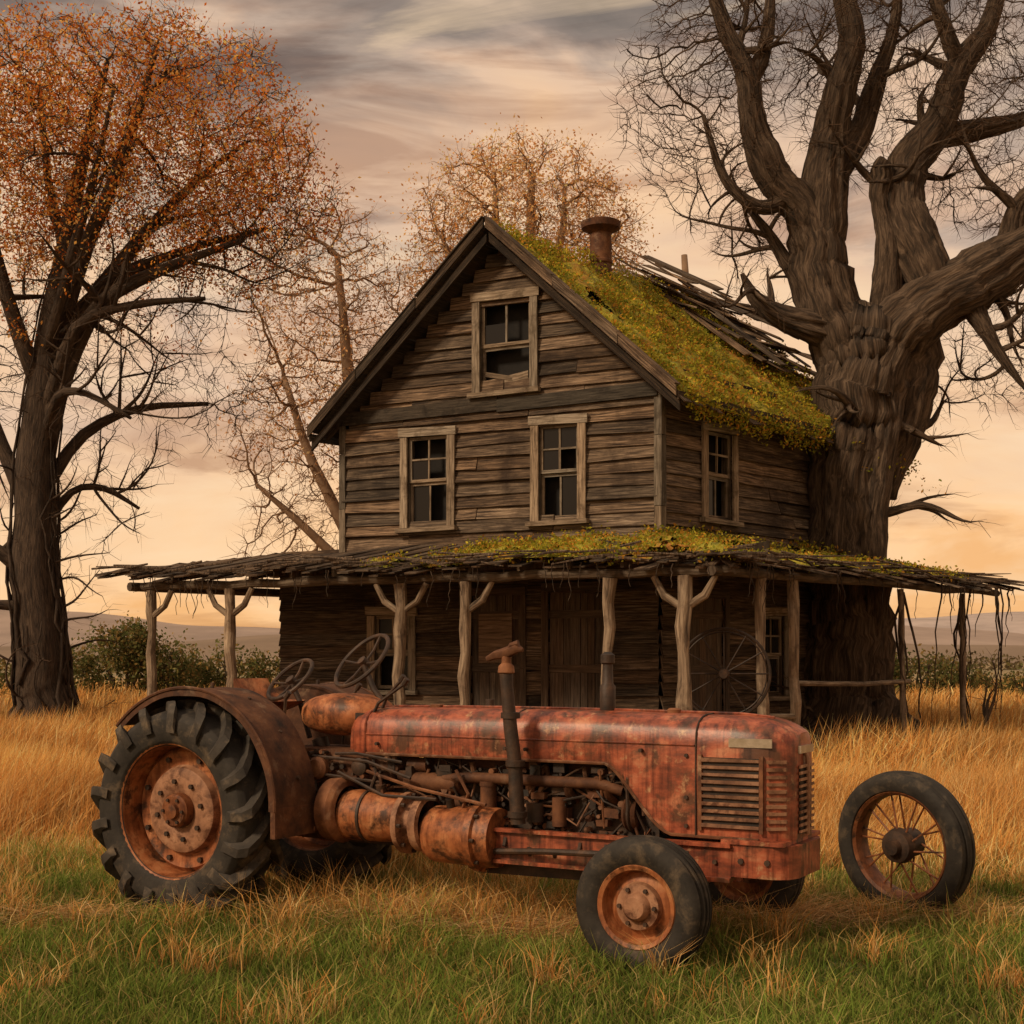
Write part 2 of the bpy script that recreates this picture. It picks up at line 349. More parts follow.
def window(O,d,n,o,style=0):
    s0,s1,z0,z1=o; P=lambda s,z,k:O+d*s+n*k+V((0,0,z)); up=V((0,0,1))
    k=.085
    plank(mb,P(s0+T/2,z0,k),P(s0+T/2+random.uniform(-.01,.01),z1-T,k),d,T,.035,0,random.uniform(.8,1.15))
    plank(mb,P(s1-T/2,z0,k),P(s1-T/2,z1-T,k),d,T,.035,0,random.uniform(.8,1.15))
    plank(mb,P(s0-.03,z1-T/2-.01,k+.006),P(s1+.03,z1-T/2+.015,k+.006),up,T,.04,0,1.05)
    plank(mb,P(s0-.05,z0-.03,k+.03),P(s1+.05,z0-.04,k+.03),up,.07,.11,0,.8)
    a,b,c,e=s0+T,s1-T,z0,z1-T
    mid=(c+e)/2; sw=.05
    for (p,q,kk) in ((mid,e,.015),(c+.02,mid,-.02)):
        for ss_ in (a+sw/2,b-sw/2): plank(mb,P(ss_,p,kk),P(ss_,q,kk),d,sw,.03,0,.8)
        plank(mb,P(a,p+sw/2,kk+.003),P(b,p+sw/2,kk+.003),up,sw,.03,0,.85)
        plank(mb,P(a,q-sw/2,kk+.003),P(b,q-sw/2,kk+.003),up,sw,.03,0,.75)
        if style==0 or p==mid: plank(mb,P((a+b)/2,p,kk+.001),P((a+b)/2,q,kk+.001),d,.03,.022,0,.85)
        if p==mid and style==0: plank(mb,P(a,(p+q)/2,kk+.002),P(b,(p+q)/2,kk+.002),up,.028,.02,0,.8)
    for ss_ in (a,b): plank(mb,P(ss_,c,-.04),P(ss_,e,-.04),n,.16,.02,0,.4)
    h=(a+b)/2
    for (x0,x1,y0,y1) in ((a,h,mid,(mid+e)/2),(h,b,mid,(mid+e)/2),(a,h,(mid+e)/2,e),(h,b,(mid+e)/2,e),(a,h,c,mid),(h,b,c,mid)):
        if random.random()<.35 and not (style and y0<mid):
            kk=.008 if y0>=mid else -.03
            tl=random.uniform(-.006,.006)
            mg.add([P(x0,y0,kk),P(x1,y0,kk+tl),P(x1,y1,kk),P(x0,y1,kk-tl)],[(0,1,2,3)])
for j,o in enumerate(wf): window(H(0,0,0),a2,nf,o,1 if j==0 else 0)
for o in ww: window(H(0,0,0),b2,nr,o)
window(H(0,0,0),a2,nf,(4.05,4.95,1.25,2.55)); window(H(0,0,0),b2,nr,(2.55,3.45,1.15,2.55))
plank(mb,H(2.1,-.02,6.0),H(2.85,-.02,5.9),V((0,0,1)),.12,.02,0,.9)
plank(mb,H(2.2,-.01,5.93),H(2.8,-.05,6.06),V((0,0,1)),.07,.02,0,.5)
mb.obj('window_frames_and_trim',M_trim,house); mg.obj('window_panes',M_glass,house)
mb=MB()
for (O,d,n,s0,s1,z1) in ((H(0,0,0),a2,nf,2.22,3.07,2.7),(H(0,0,0),a2,nf,.855,1.75,2.75),(H(0,0,0),b2,nr,.7,1.6,2.65)):
    s=s0
    while s<s1-.02:
        w=min(random.uniform(.11,.17),s1-s); plank(mb,O+d*(s+w/2)+V((0,0,.5)),O+d*(s+w/2)+V((0,0,z1)),d,w-.008,.03,0,random.uniform(.7,1.3)); s+=w
    for z in (.85,1.6,2.4): plank(mb,O+d*s0+n*.03+V((0,0,z)),O+d*s1+n*.03+V((0,0,z)),V((0,0,1)),.12,.02,0,.9)
    for s in (s0-.05,s1+.05): plank(mb,O+d*s+n*.075+V((0,0,.5)),O+d*s+n*.075+V((0,0,z1)),d,.11,.03,0,.8)
    plank(mb,O+d*(s0-.1)+n*.08+V((0,0,z1+.06)),O+d*(s1+.1)+n*.08+V((0,0,z1+.06)),V((0,0,1)),.12,.03,0,.8)
plank(mb,H(2.36,0,2.05)+nf*.05,H(2.93,0,2.05)+nf*.05,V((0,0,1)),.75,.02,0,1.7)
mb.obj('plank_doors',M_door,house)
# roof
mb=MB()
T0,T1=-.45,LEN+.4
def RP(s,t,up=0): return H(s,t,rz(s)+sag(t)+up)
s=-.5
while s<5.6:
    e=min(s+.2,5.65)
    if s<RS-.001<e: e=RS
    t=T0
    while t<T1-.05:
        te=min(T1,t+random.uniform(1.2,2.6))
        if T1-te<.5: te=T1
        sm=(s+e)/2; dv=(H(e,0,rz(e))-H(s,0,rz(s)))
        if s<RS-.01 and t>3.6 and random.random()<.25: t=te; continue
        plank(mb,RP(sm,t,.0),RP(sm,te,random.uniform(0,.02)),dv,dv.length-.006,.035,0,random.uniform(.5,1.0)); t=te
    s=e
mb.obj('roof_deck',M_darkwood,house)
mb=MB()
for (sA,sB,tn) in ((RS-.02,-.55,1.3),(RS+.02,5.72,.5)):  # light put into the tint: right rake pale as lit, left dark
    cuts=[0,.37,.71,1.0]
    for q in range(3):
        sa=sA+(sB-sA)*cuts[q]; sb=sA+(sB-sA)*(cuts[q+1]-.003); j=random.uniform(-.014,.014)
        plank(mb,RP(sa,T0-.03+j,.06),RP(sb,T0-.03+j,.055),V((0,0,1)),.15,.04,0,tn*random.uniform(.8,1.15))
        plank(mb,RP(sa,T0+.0,.148),RP(sb,T0+.0,.15+j),b2,.13,.02,0,tn*random.uniform(.7,1.1))
    plank(mb,RP(sA,T0+.06,-.14),RP(sB,T0+.06,-.14),V((0,0,1)),.14,.04,0,.3)
    plank(mb,RP(sB,T0,.0),RP(sB,T1,.0),V((0,0,1)),.12,.03,0,.5)
for t in np.arange(-.2,T1,.55):
    plank(mb,RP(.05,t,-.09),RP(-.5,t,-.09),V((0,0,1)),.11,.05,0,.7); plank(mb,RP(W-.05,t,-.09),RP(5.6,t,-.09),V((0,0,1)),.11,.05,0,.5)
for k in range(46):
    t=random.uniform(T0,T1); plank(mb,RP(-.1,t,.05),RP(-.5-random.uniform(.02,.16),t+random.uniform(-.05,.05),.0),b2,random.uniform(.1,.2),.02,0,random.uniform(.5,1.2))
for k in range(46):
    t=random.uniform(3.3,5.6); s=random.uniform(.7,2.6); l=random.uniform(.9,2.0)
    d=V((random.uniform(-.2,.35),random.uniform(-.3,.3),random.uniform(-.05,.35)))
    c_=RP(s,t,random.uniform(.12,.5)); dd=(H(-1,0,0)*1.0+V((0,0,-.7))+d).normalized()
    plank(mb,c_-dd*l/2,c_+dd*l/2,b2+V((0,0,random.uniform(-.2,.3))),random.uniform(.14,.24),.025,0,random.uniform(.7,1.9))
mb.obj('rake_boards_and_rafters',M_wood,house)
def moss_sheet(mb,fn,u0,u1,v0,v1,nu,nv,keep,th=.09):
    vs=[];fs=[]
    for i in range(nu+1):
        for j in range(nv+1):
            u=u0+(u1-u0)*i/nu; v=v0+(v1-v0)*j/nv
            ns_=noise.fractal(V((u*1.6,v*1.6,3)),1,2,5); e=min(1,min(i,nu-i,j,nv-j)/3)
            p=fn(u,v,.03+max(-.02,(th*(.55+ns_)+.05*noise.noise(V((u*9,v*9,1))))*e)); vs.append(p)
    for i in range(nu):
        for j in range(nv):
            u=u0+(u1-u0)*(i+.5)/nu; v=v0+(v1-v0)*(j+.5)/nv
            if keep(u,v): fs.append((i*(nv+1)+j,(i+1)*(nv+1)+j,(i+1)*(nv+1)+j+1,i*(nv+1)+j+1))
    mb.add(vs,fs); return vs
mb=MB(); NZ=lambda u,v,f=1.3:noise.fractal(V((u*f,v*f,7)),1,2,4)
kr=lambda t,s:(NZ(t,s)> -.6+ max(0,(t-3.0))*.35*(1 if s>.6 else .2)) and (t>T0+.08+.12*NZ(0,s,4))
moss_sheet(mb,lambda t,s,h:RP(s,t,0)+V((0,0,1))*h,T0+.05,T1,-.58,RS-.02,110,80,kr,.17)
PE=2.35
def pz(s,t):
    d=max(-t,-s if t<9 else 0,s-W2,0); return 3.48-.215*d+.04*math.sin(s*1.7+1)+.03*math.sin(t*2.1)
kp=lambda s,t: NZ(s,t,1.1)>.0+abs(s-.3)*.09 -.25 and t<.0
moss_sheet(mb,lambda s,t,h:H(s,t,pz(s,t)+h),-2.3,3.2,-PE+.05,-.02,110,45,kp,.09)
kp2=lambda s,t: NZ(s+9,t,1.1)>-.1
moss_sheet(mb,lambda s,t,h:H(s,t,pz(s,t)+h),-PE+.05,-.02,0,5,40,80,kp2,.08)
mb.obj('moss',M_moss,house,smooth=True)
cen=[]
for _ in range(5200):
    t=random.uniform(T0,T1);s=random.uniform(-.6,RS-.05)
    if kr(t,s): cen.append(RP(s,t,.13+.14*NZ(t,s,2)))
for _ in range(2300):
    s=random.uniform(-2.3,3);t=random.uniform(-PE,0)
    if kp(s,t): cen.append(H(s,t,pz(s,t)+.08))
for _ in range(1200):
    s=random.uniform(-PE,0);t=random.uniform(0,5)
    if kp2(s,t): cen.append(H(s,t,pz(s,t)+.08))
for _ in range(700):
    t=random.uniform(-.2,T1); cen.append(RP(-.55,t,.03-random.random()**2*.25*(1 if NZ(t,3,2)>0 else .3)))
for _ in range(900):
    t=random.gauss(4.9,.45); s=random.gauss(-.1,.5); cen.append(RP(s,t,random.random()*.35))
tn=np.array([.5+1.0*(.5+.5*noise.noise(V(c)*2.2)) for c in cen])
leaves('moss_tufts',np.array([tuple(c) for c in cen]),.05,7,.027,[(.34,.30,.03),(.46,.38,.045),(.21,.22,.028),(.52,.25,.04)],M_leaf,house,tn)
# porch roof shakes
mb=MB()
def edgej(k=1): return random.uniform(-.2,.2)*k
s=-PE
while s<W2+PE-1.2:
    w=random.uniform(.12,.22); s_=s+w/2; t_in=-max(0,-s_,s_-W2); e=-PE+edgej()
    if t_in-e>.15:
        plank(mb,H(s_,t_in,pz(s_,t_in)),H(s_+random.uniform(-.03,.03),e,pz(s_,-PE)+random.uniform(-.09,.045)),a2,w+.02,.022,0,random.uniform(.45,1.3))
        if random.random()<.7: plank(mb,H(s_,t_in*.4+e*.6,pz(s_,t_in*.4+e*.6)+.035),H(s_+random.uniform(-.08,.08),e+edgej()*.8,pz(s_,-PE)+random.uniform(-.02,.06)),a2,w,.02,0,random.uniform(.5,1.4))
    s+=w
for side in (0,1):
    t=-PE
    while t<LEN+1.3:
        w=random.uniform(.12,.22); t_=t+w/2; d0=max(0,-t_); e=PE+edgej(1.6)-(1.25 if side else 0)
        if e-d0>.15:
            f=(lambda d:H(-d,t_,pz(-d,t_))) if side==0 else (lambda d:H(W2+d,t_,pz(W2+d,t_)))
            p1=f(e); p1.z+=random.uniform(-.13,.05); plank(mb,f(d0),p1,b2,w+.02,.022,0,random.uniform(.45,1.2))
            if random.random()<.7:
                q=f(e+random.uniform(0,.2)); q.z+=random.uniform(-.04,.07); q0=f(d0+(e-d0)*.5); q0.z+=.035; plank(mb,q0,q,b2,w,.02,0,random.uniform(.5,1.4))
        t+=w
for k in range(90):
    s=random.uniform(-PE,W2+1); c_=H(s,-PE+random.uniform(-.1,.5),0); c_.z=pz(s,-PE)+random.uniform(.02,.14); d=(a2*random.choice((-1,1))+nf*random.uniform(-.5,.5)+V((0,0,random.uniform(-.16,.1))))*random.uniform(.25,.7)
    tube(mb,[c_-d,c_+V((0,0,.02)),c_+d],[.016,.02,.008],5,0,.9)
for k in range(60):
    t=random.uniform(-PE,LEN+1.5); c_=H(-PE+random.uniform(-.2,.4),t,0); c_.z=pz(-PE,0)+random.uniform(.0,.14); d=(b2+nr*random.uniform(-.4,.9)+V((0,0,random.uniform(-.2,.08))))*random.uniform(.25,.75)
    tube(mb,[c_-d,c_,c_+d],[.016,.02,.006],5,0,.9)
mb.obj('porch_roof',M_wood,house)
mb=MB(); ZB=2.80; FL=.55
def post(s,t,r=.075,brace=None,lean=0):
    p0=H(s,t,.2);p1=H(s+lean,t,ZB); n=9; pts=[p0.lerp(p1,i/(n-1))+V((random.uniform(-.02,.02),random.uniform(-.02,.02),0)) for i in range(n)]
    tube(mb,pts,[r*random.uniform(.85,1.15) for _ in pts],12,0,random.uniform(.8,1.2),rough=.3,freq=4)
    if brace:
        for sg in brace:
            q0=p0.lerp(p1,.84);q2=H(s+lean,t,ZB)+a2*sg*.42; q1=(q0+q2)/2+a2*sg*.06-V((0,0,.04))
            tube(mb,[q0,q1,q2],[.045,.05,.04],8,0,1.0,rough=.25,freq=4)
for s,br in ((7.14,(-1,)),(5.59,(-1,1)),(2.63,(1,-1)),(1.58,(-1,)),(-.59,None),(-1.65,(1,-1))): post(s,-2.1,.078 if s!=-1.65 else .095,br,random.uniform(-.05,.05))
for u,r in ((1.0,.07),(1.83,.07),(5.05,.05),(7.2,.045)): 
    post(-2.12,-2.1+u,r,None,random.uniform(-.06,.06))
tube(mb,[H(s,-2.1,ZB+.06+random.uniform(-.02,.02)) for s in np.linspace(-2.3,7.5,22)],.07,10,0,.5,rough=.25,freq=3)
tube(mb,[H(-2.12,t,ZB+.06+random.uniform(-.02,.02)) for t in np.linspace(-2.3,LEN+1.2,14)],.065,10,0,.45,rough=.25,freq=3)
tube(mb,[H(7.4,t,ZB+.06) for t in np.linspace(-2.3,LEN,8)],.07,8,0,.5)
for s in np.arange(-1.6,7.4,.75): plank(mb,H(s,-2.2,ZB+.17),H(s,0,3.32),V((0,0,1)),.1,.05,0,.4)
for t in np.arange(-1.4,LEN,.75): plank(mb,H(-2.2,t,ZB+.17),H(0,t,3.32),V((0,0,1)),.1,.05,0,.4)
tube(mb,[H(-2.12,-.3,1.42),H(-2.15,1.6,1.38),H(-2.1,3.2,1.4)],.035,8,0,.9,rough=.2)
tube(mb,[H(-1.65,-2.1,1.05),H(-.6,-2.1,1.0),H(.2,-2.1,1.02)],.035,8,0,.9,rough=.2)
tube(mb,[H(-2.12,-2.1,.98),H(-2.12,-1.1,1.0),H(-2.12,-.3,.97)],.04,8,0,.9,rough=.2)
mb.obj('porch_posts_and_beams',M_post,house)
mb=MB()
s=-2.3
while s<7.5:
    plank(mb,H(s+.08,-2.3,FL-.03),H(s+.08,-.02,FL-.03),a2,.15,.04,0,None); s+=.16
t=0
while t<LEN+1:
    plank(mb,H(-2.3,t+.08,FL-.03),H(-.02,t+.08,FL-.03),b2,.15,.04,0,None); t+=.16
for z in (.2,.38): 
    plank(mb,H(-2.3,-2.32,z),H(7.5,-2.32,z),V((0,0,1)),.17,.04,0,.6); plank(mb,H(-2.32,-2.3,z),H(-2.32,LEN,z),V((0,0,1)),.17,.04,0,.6)
mb.obj('porch_floor',M_wood,house)
mb=MB()
for k in range(90):
    if k<18: s,t=-PE-.05,random.uniform(3.6,LEN+1.2)
    elif k<34: s,t=random.uniform(5.0,7.4),-PE
    else: s,t=random.choice([(random.uniform(-2.3,7),-PE-.03),(-PE-.03,random.uniform(-2,5))])
    p=H(s,t,pz(s,t)-.02); l=random.uniform(.8,2.3) if k<12 else random.uniform(.12,.6); pts=[];q=p.copy()
    for j in range(9):
        pts.append(q.copy()); q=q+V((random.uniform(-.06,.06)*min(1,l),random.uniform(-.05,.05)*min(1,l),-l/8))
    tube(mb,pts,list(np.linspace(.016 if k<12 else .008,.004,9)),5)
for k in range(7):
    q=H(-2.12,random.choice((2.95,5.1)),2.75); pts=[]
    for j in range(12): pts.append(q.copy()); q=q+V((random.uniform(-.07,.07),random.uniform(-.05,.05),-.2))
    tube(mb,pts,list(np.linspace(.022,.01,12)),5)
mb.obj('hanging_vines',M_bark2,house)
mb=MB(); c_=H(2.30,2.05,0)
lathe(mb,[(7.6,.26),(7.84,.24),(7.88,.185),(8.1,.175),(8.12,.195),(8.16,.195),(8.18,.175),(8.60,.17),(8.64,.23),(8.68,.31),(8.78,.325),(8.80,.28),(8.79,.2),(8.6,.16)],c_,(0,0,1),28,0,.6)
mb.obj('chimney_pipe',M_rust,house,smooth='auto')

# wagon wheel on porch rail
ww_=empty('wagon_wheel',(2.72,17.95,1.56),math.radians(-12),math.radians(6)); mb=MB()
ring=lambda r,y=0,n=40:[V((r*math.cos(2*math.pi*i/n),y,r*math.sin(2*math.pi*i/n))) for i in range(n)]
tube(mb,ring(.58),.02,6,closed=True,tint=.6); tube(mb,ring(.54),.01,5,closed=True,tint=.6)
lathe(mb,[(-.1,.0),(-.1,.05),(-.05,.07),(.05,.07),(.1,.05),(.1,0)],(0,0,0),(0,1,0),16)
for i in range(12):
    a=2*math.pi*i/12; cyl(mb,(0.06*math.cos(a),0,.06*math.sin(a)),(.57*math.cos(a),0,.57*math.sin(a)),.011,6,0,.6)
mb.obj('rim_and_spokes',M_rustdark,ww_,smooth='auto')

# ---------------------------------------------------------------- tractor
tr=empty('tractor',(-1.86,10.34,0),math.atan2(-.493,.870))
def tyre(mb,R,w,rr,c,seg=64,m=0,sg=1):
    k=w/2; pr=[(-k*.80,rr),(-k*.92,rr+.03),(-k*1.0,rr+(R-rr)*.45),(-k*.97,rr+(R-rr)*.72),(-k*.82,R*.955),(-k*.45,R*.985),(0,R*.99),(k*.45,R*.985),(k*.82,R*.955),(k*.97,rr+(R-rr)*.72),(k,rr+(R-rr)*.45),(k*.92,rr+.03),(k*.8,rr)]
    lathe(mb,pr,c,(0,1,0),seg,m)
def lugs(mb,R,w,c,n,h=.05):
    c=V(c);k=w/2
    for side in(-1,1):
        for i in range(n):
            th0=2*math.pi*(i+(.5 if side>0 else 0))/n+random.uniform(-.008,.008)
            smp=[(-.02,R*.92,R,0),(.3,R*.92,R,-.12),(.6,R*.91,R*.995,-.23),(.88,R*.88,R*.972,-.32),(1.05,R*.80,R*.90,-.36),(1.08,R*.72,R*.78,-.37)]
            vs=[];fs=[]
            for (f,rb,rt,dth) in smp:
                hw=.034/R
                for (r,g) in((rb,-hw*1.5),(rt,-hw),(rt,hw),(rb,hw*1.5)):
                    th=th0+dth+g*1.0; yy=side*k*f
                    vs.append(c+V((r*math.cos(th),yy*(1.0 if r==rt else .96),r*math.sin(th))))
            for j in range(len(smp)-1):
                for q in range(3): fs.append((j*4+q,j*4+q+1,(j+1)*4+q+1,(j+1)*4+q))
            fs.append((0,1,2,3));fs.append(tuple(len(vs)-4+q for q in range(4)))
            mb.add(vs,fs,None,1.5)
def rear_wheel(name,yc,out):
    R=.755;c=(0,yc,R-.02); mb=MB(); tyre(mb,R-.055,.46,.45,c); lugs(mb,R,.48,c,17)
    mb.obj(name+'_tyre',M_rub,tr,smooth='auto',bevel=.006)
    mb=MB(); o=out
    lathe(mb,[(o*.185,.49),(o*.205,.475),(o*.19,.455),(o*.12,.44),(o*.02,.43),(-o*.15,.44),(-o*.18,.48)],c,(0,1,0),56,0)
    lathe(mb,[(o*.02,.43),(o*.05,.40),(o*.035,.34),(o*.04,.30)],c,(0,1,0),56,0)
    lathe(mb,[(o*.04,.31),(o*.085,.29),(o*.10,.25),(o*.10,.15),(o*.085,.12)],c,(0,1,0),48,1)
    lathe(mb,[(o*.085,.12),(o*.15,.115),(o*.165,.10),(o*.165,.055),(o*.19,.05),(o*.195,0)],c,(0,1,0),24,0,.6)
    for i in range(8):
        a=2*math.pi*i/8+.2; p=V(c)+V((.20*math.cos(a),o*.10,.20*math.sin(a))); cyl(mb,p,p+V((0,o*.02,0)),.018,6,2)
        a+=.2; p=V(c)+V((.365*math.cos(a),o*.035,.365*math.sin(a))); cyl(mb,p,p+V((0,o*.03,0)),.02,6,2)
    for i in range(6):
        a=2*math.pi*i/6; p=V(c)+V((.085*math.cos(a),o*.16,.085*math.sin(a))); cyl(mb,p,p+V((0,o*.02,0)),.012,6,2)
    mb.obj(name+'_rim',[M_orange,M_tan,M_rustdark],tr,smooth='auto')
rear_wheel('near_rear_wheel',-.75,-1); rear_wheel('far_rear_wheel',.75,1)
def front_wheel(name,yc,out):
    R=.395;c=(3.43,yc,R-.02); mb=MB(); f=1.07; g=1.25
    pr=[(-.075,.215),(-.095,.24),(-.105,.29),(-.1,.325),(-.085,.352),(-.07,.36),(-.066,.350),(-.05,.350),(-.045,.366),(-.03,.368),(-.026,.355),(-.012,.355),(-.01,.37),(.01,.37),(.012,.355),(.026,.355),(.03,.368),(.045,.366),(.05,.350),(.066,.350),(.07,.36),(.085,.352),(.1,.325),(.105,.29),(.095,.24),(.075,.215)]
    lathe(mb,[(a*g,r*f) for a,r in pr],c,(0,1,0),56)
    mb.obj(name+'_tyre',M_rub,tr,smooth='auto'); mb=MB(); o=out
    lathe(mb,[(o*.098,.247),(o*.112,.236),(o*.104,.212),(o*.06,.199),(o*.03,.185),(o*.045,.15),(o*.05,.125)],c,(0,1,0),48,0)
    lathe(mb,[(-o*.08,.24),(-o*.05,.2),(o*.03,.185)],c,(0,1,0),48,0)
    lathe(mb,[(o*.05,.14),(o*.085,.13),(o*.09,.085),(o*.12,.075),(o*.135,.06),(o*.137,0)],c,(0,1,0),32,1)
    for i in range(6):
        a=2*math.pi*i/6; p=V(c)+V((.108*math.cos(a),o*.086,.108*math.sin(a))); cyl(mb,p,p+V((0,o*.018,0)),.013,6,2)
    mb.obj(name+'_rim',[M_orange,M_tan,M_rustdark],tr,smooth='auto')
front_wheel('near_front_wheel',-.76,-1); front_wheel('far_front_wheel',.93,1)
# hood
mb=MB(); st=[]
xs_=[.98,1.0,1.04,1.12,1.3,1.6,1.9,2.2,2.5,2.7,2.85,2.95,3.05,3.12,3.18,3.24,3.3,3.37,3.45,3.6,3.8,3.92,4.0,4.05,4.09,4.115,4.13]
def hw(x):
    if x<1.12: return .27-.05*((1.12-x)/.14)**2
    if x<3.85: return .27+.02*ss(3.2,3.5,x)
    q=(x-3.85)/.285; return .29*(max(0,1-q**3.2))**(1/2.6)*.75+.29*.25
def ztop(x):
    if x<1.12: return 1.44-.06*((1.12-x)/.14)**2
    if x<3.7: return 1.44+.01*math.sin((x-1.1)*1.2)
    q=max(0,(x-3.7)/.44); return 1.44-.10*q**3
def zbot(x): return 1.13-.41*float(ss(2.95,3.42,x))**.8
for x in xs_:
    w=float(hw(x)); zt=float(ztop(x)); zb=zbot(x) if x>1.1 else 1.13; zs=zt-.17
    pr=[(-w*.985,zb+.0),(-w,zb+(zs-zb)*.3),(-w,zb+(zs-zb)*.7),(-w,zs)]
    for i in range(1,9):
        a=math.pi-math.pi*i/9; 
        ca,sa=math.cos(a),math.sin(a); pr.append((w*math.copysign(abs(ca)**.62,ca),zs+(zt-zs)*abs(sa)**.75))
    pr+=[(w,zs),(w,zb+(zs-zb)*.7),(w,zb+(zs-zb)*.3),(w*.985,zb)]
    st.append([V((x,y+.005*noise.noise(V((x*2.5,y*4,z*4))),z+.006*noise.noise(V((x*2,y*5,z+9))))) for y,z in pr])
n=len(st[0]); vs=[p for s in st for p in s]; fs=[(i*n+j,i*n+j+1,(i+1)*n+j+1,(i+1)*n+j) for i in range(len(st)-1) for j in range(n-1)]
fs.append(tuple(range(n))); fs.append(tuple((len(st)-1)*n+j for j in range(n)))
mb.add(vs,fs)
o=mb.obj('hood',M_red,tr,smooth='auto')
mb=MB()
def hoodring(x,off,r,m,tint=1.0,full=True):
    w=float(hw(x))+off; zt=float(ztop(x))+off; zb=zbot(x); zs=zt-.17; pr=[(-w,zb),(-w,zs)]
    for i in range(1,12):
        a=math.pi-math.pi*i/12; ca,sa=math.cos(a),math.sin(a); pr.append((w*math.copysign(abs(ca)**.62,ca),zs+(zt-zs)*abs(sa)**.75))
    pr+=[(w,zs),(w,zb)]
    tube(mb,[V((x,y,z)) for y,z in pr],r,6,m,tint)
hoodring(3.56,.001,.006,3,.8); hoodring(1.14,.001,.008,0,.8); hoodring(2.3,.001,.004,3,.8)
for sg in(-1,1):
    tube(mb,[V((x,sg*(float(hw(x))+.002),1.262)) for x in np.linspace(1.15,3.55,20)],.006,6,0,.8)
    tube(mb,[V((x,sg*(float(hw(x))+.0),zbot(x))) for x in np.concatenate([np.linspace(1.15,2.9,8),np.linspace(2.95,3.4,12),[3.7,3.95]])],.011,6,1,.9)
    box(mb,(3.90,sg*.290,1.285),(.13,-.006*sg,0),(0,.006,0),(0,0,.026),2)
    box(mb,(3.78,sg*.289,.985),(.175,0,0),(0,.005,0),(0,0,.21),3,.6)  # dark plate painted as the shaded recess behind the louvers
    for i in range(10):
        z=.79+i*.043; box(mb,(3.78,sg*.300,z),(.178,0,0),(0,.011,.004*sg),(0,0,.010),4,random.uniform(.6,.95),.002)
    for xx in(3.59,3.97): box(mb,(xx,sg*.299,.985),(.012,0,0),(0,.009,0),(0,0,.225),1,1.1)
    for x,z in((3.5,1.2),(3.5,.95),(3.5,.78),(1.25,1.2),(2.25,1.2),(2.4,1.2),(3.2,1.22)): cyl(mb,(x,sg*.27,z),(x,sg*.302,z),.012,8,3)
box(mb,(4.133,0,.95),(0,.10,0),(.006,0,0),(0,0,.2),3,.5)  # front dark plate, recess shade put into its colour
for i in range(11): box(mb,(4.146,0,.765+i*.038),(0,.115,0),(.01,0,.003),(0,0,.009),4,random.uniform(.8,1.1),.001)
for sg in (-1,1):
    for i in range(10):
        z=.79+i*.043; x0,x1=4.0,4.10; box(mb,((x0+x1)/2,sg*(.5*(float(hw(x0))+float(hw(x1)))+.012),z),((x1-x0)/2,sg*(float(hw(x1))-float(hw(x0)))/2,0),(0,.008,0),(0,0,.010),4,.8,.002)
tube(mb,[(4.15,0,.74),(4.155,0,1.0),(4.15,0,1.2),(4.08,0,1.33),(3.9,0,1.405)],.014,8,4)
box(mb,(4.135,0,1.245),(0,.12,0),(.015,0,0),(0,0,.022),2)
tube(mb,[V((x,0,float(ztop(x))+.004)) for x in np.linspace(1.2,3.95,14)],.009,6,0,.85)
lathe(mb,[(0,.05),(.03,.05),(.035,.04),(.035,0)],(1.55,0,1.43),(0,0,1),18,1)
mb.obj('hood_trim_and_grille',[M_red,M_rust,M_chrome,M_rustdark,M_tan],tr,smooth='auto')
# frame
mb=MB()
for sg in(-1,1):
    box(mb,(3.0,sg*.30,.585),(.80,0,0),(0,.035,0),(0,0,.105),0,.95,.004)
    box(mb,(3.0,sg*.335,.685),(.80,0,0),(0,.03,0),(0,0,.012),0,1.1,.002)
    box(mb,(3.0,sg*.335,.485),(.80,0,0),(0,.03,0),(0,0,.012),0,1.1,.002)
    for x in np.linspace(2.28,3.7,9): cyl(mb,(x,sg*.33,.585+random.choice((-.05,.05,0))),(x,sg*.352,.585),.014,8,1)
vs=[];
for (x,w) in ((3.78,.335),(4.05,.335),(4.13,.29),(4.165,.2)):
    for z in (.505,.695): vs+= [V((x,-w,z)),V((x,w,z))]
fs=[]
for i in range(3):
    o_=i*4; fs+=[(o_,o_+4,o_+6,o_+2),(o_+1,o_+3,o_+7,o_+5),(o_,o_+1,o_+5,o_+4),(o_+2,o_+6,o_+7,o_+3)]
fs+=[(0,2,3,1),(12,13,15,14)]
mb.add(vs,fs,None,1.0,0)
box(mb,(3.93,0,.709),(.19,0,0),(0,.35,0),(0,0,.012),0,1.1)
for sg in(-1,1):
    for x in(3.86,4.02): cyl(mb,(x,sg*.33,.6),(x,sg*.35,.6),.018,8,1)
box(mb,(3.43,0,.44),(0,.62,0),(.06,0,0),(0,0,.055),0,.8)
cyl(mb,(3.43,0,.3),(3.43,0,.6),.09,16,1)
for y in(-.60,.74):
    cyl(mb,(3.43,y,.30),(3.43,y,.60),.045,12,0); cyl(mb,(3.43,y,.37),(3.43,y*1.2,.37),.05,12,1); cyl(mb,(3.43,y,.6),(3.22,y*.98,.62),.022,8,1)
tube(mb,[(3.22,-.57,.62),(2.6,-.42,.58),(1.9,-.3,.52)],.02,8,1); tube(mb,[(3.2,-.57,.62),(3.2,.66,.62)],.018,8,1)
mb.obj('frame_and_front_axle',[M_red,M_rustdark],tr,smooth='auto',bevel=.006)
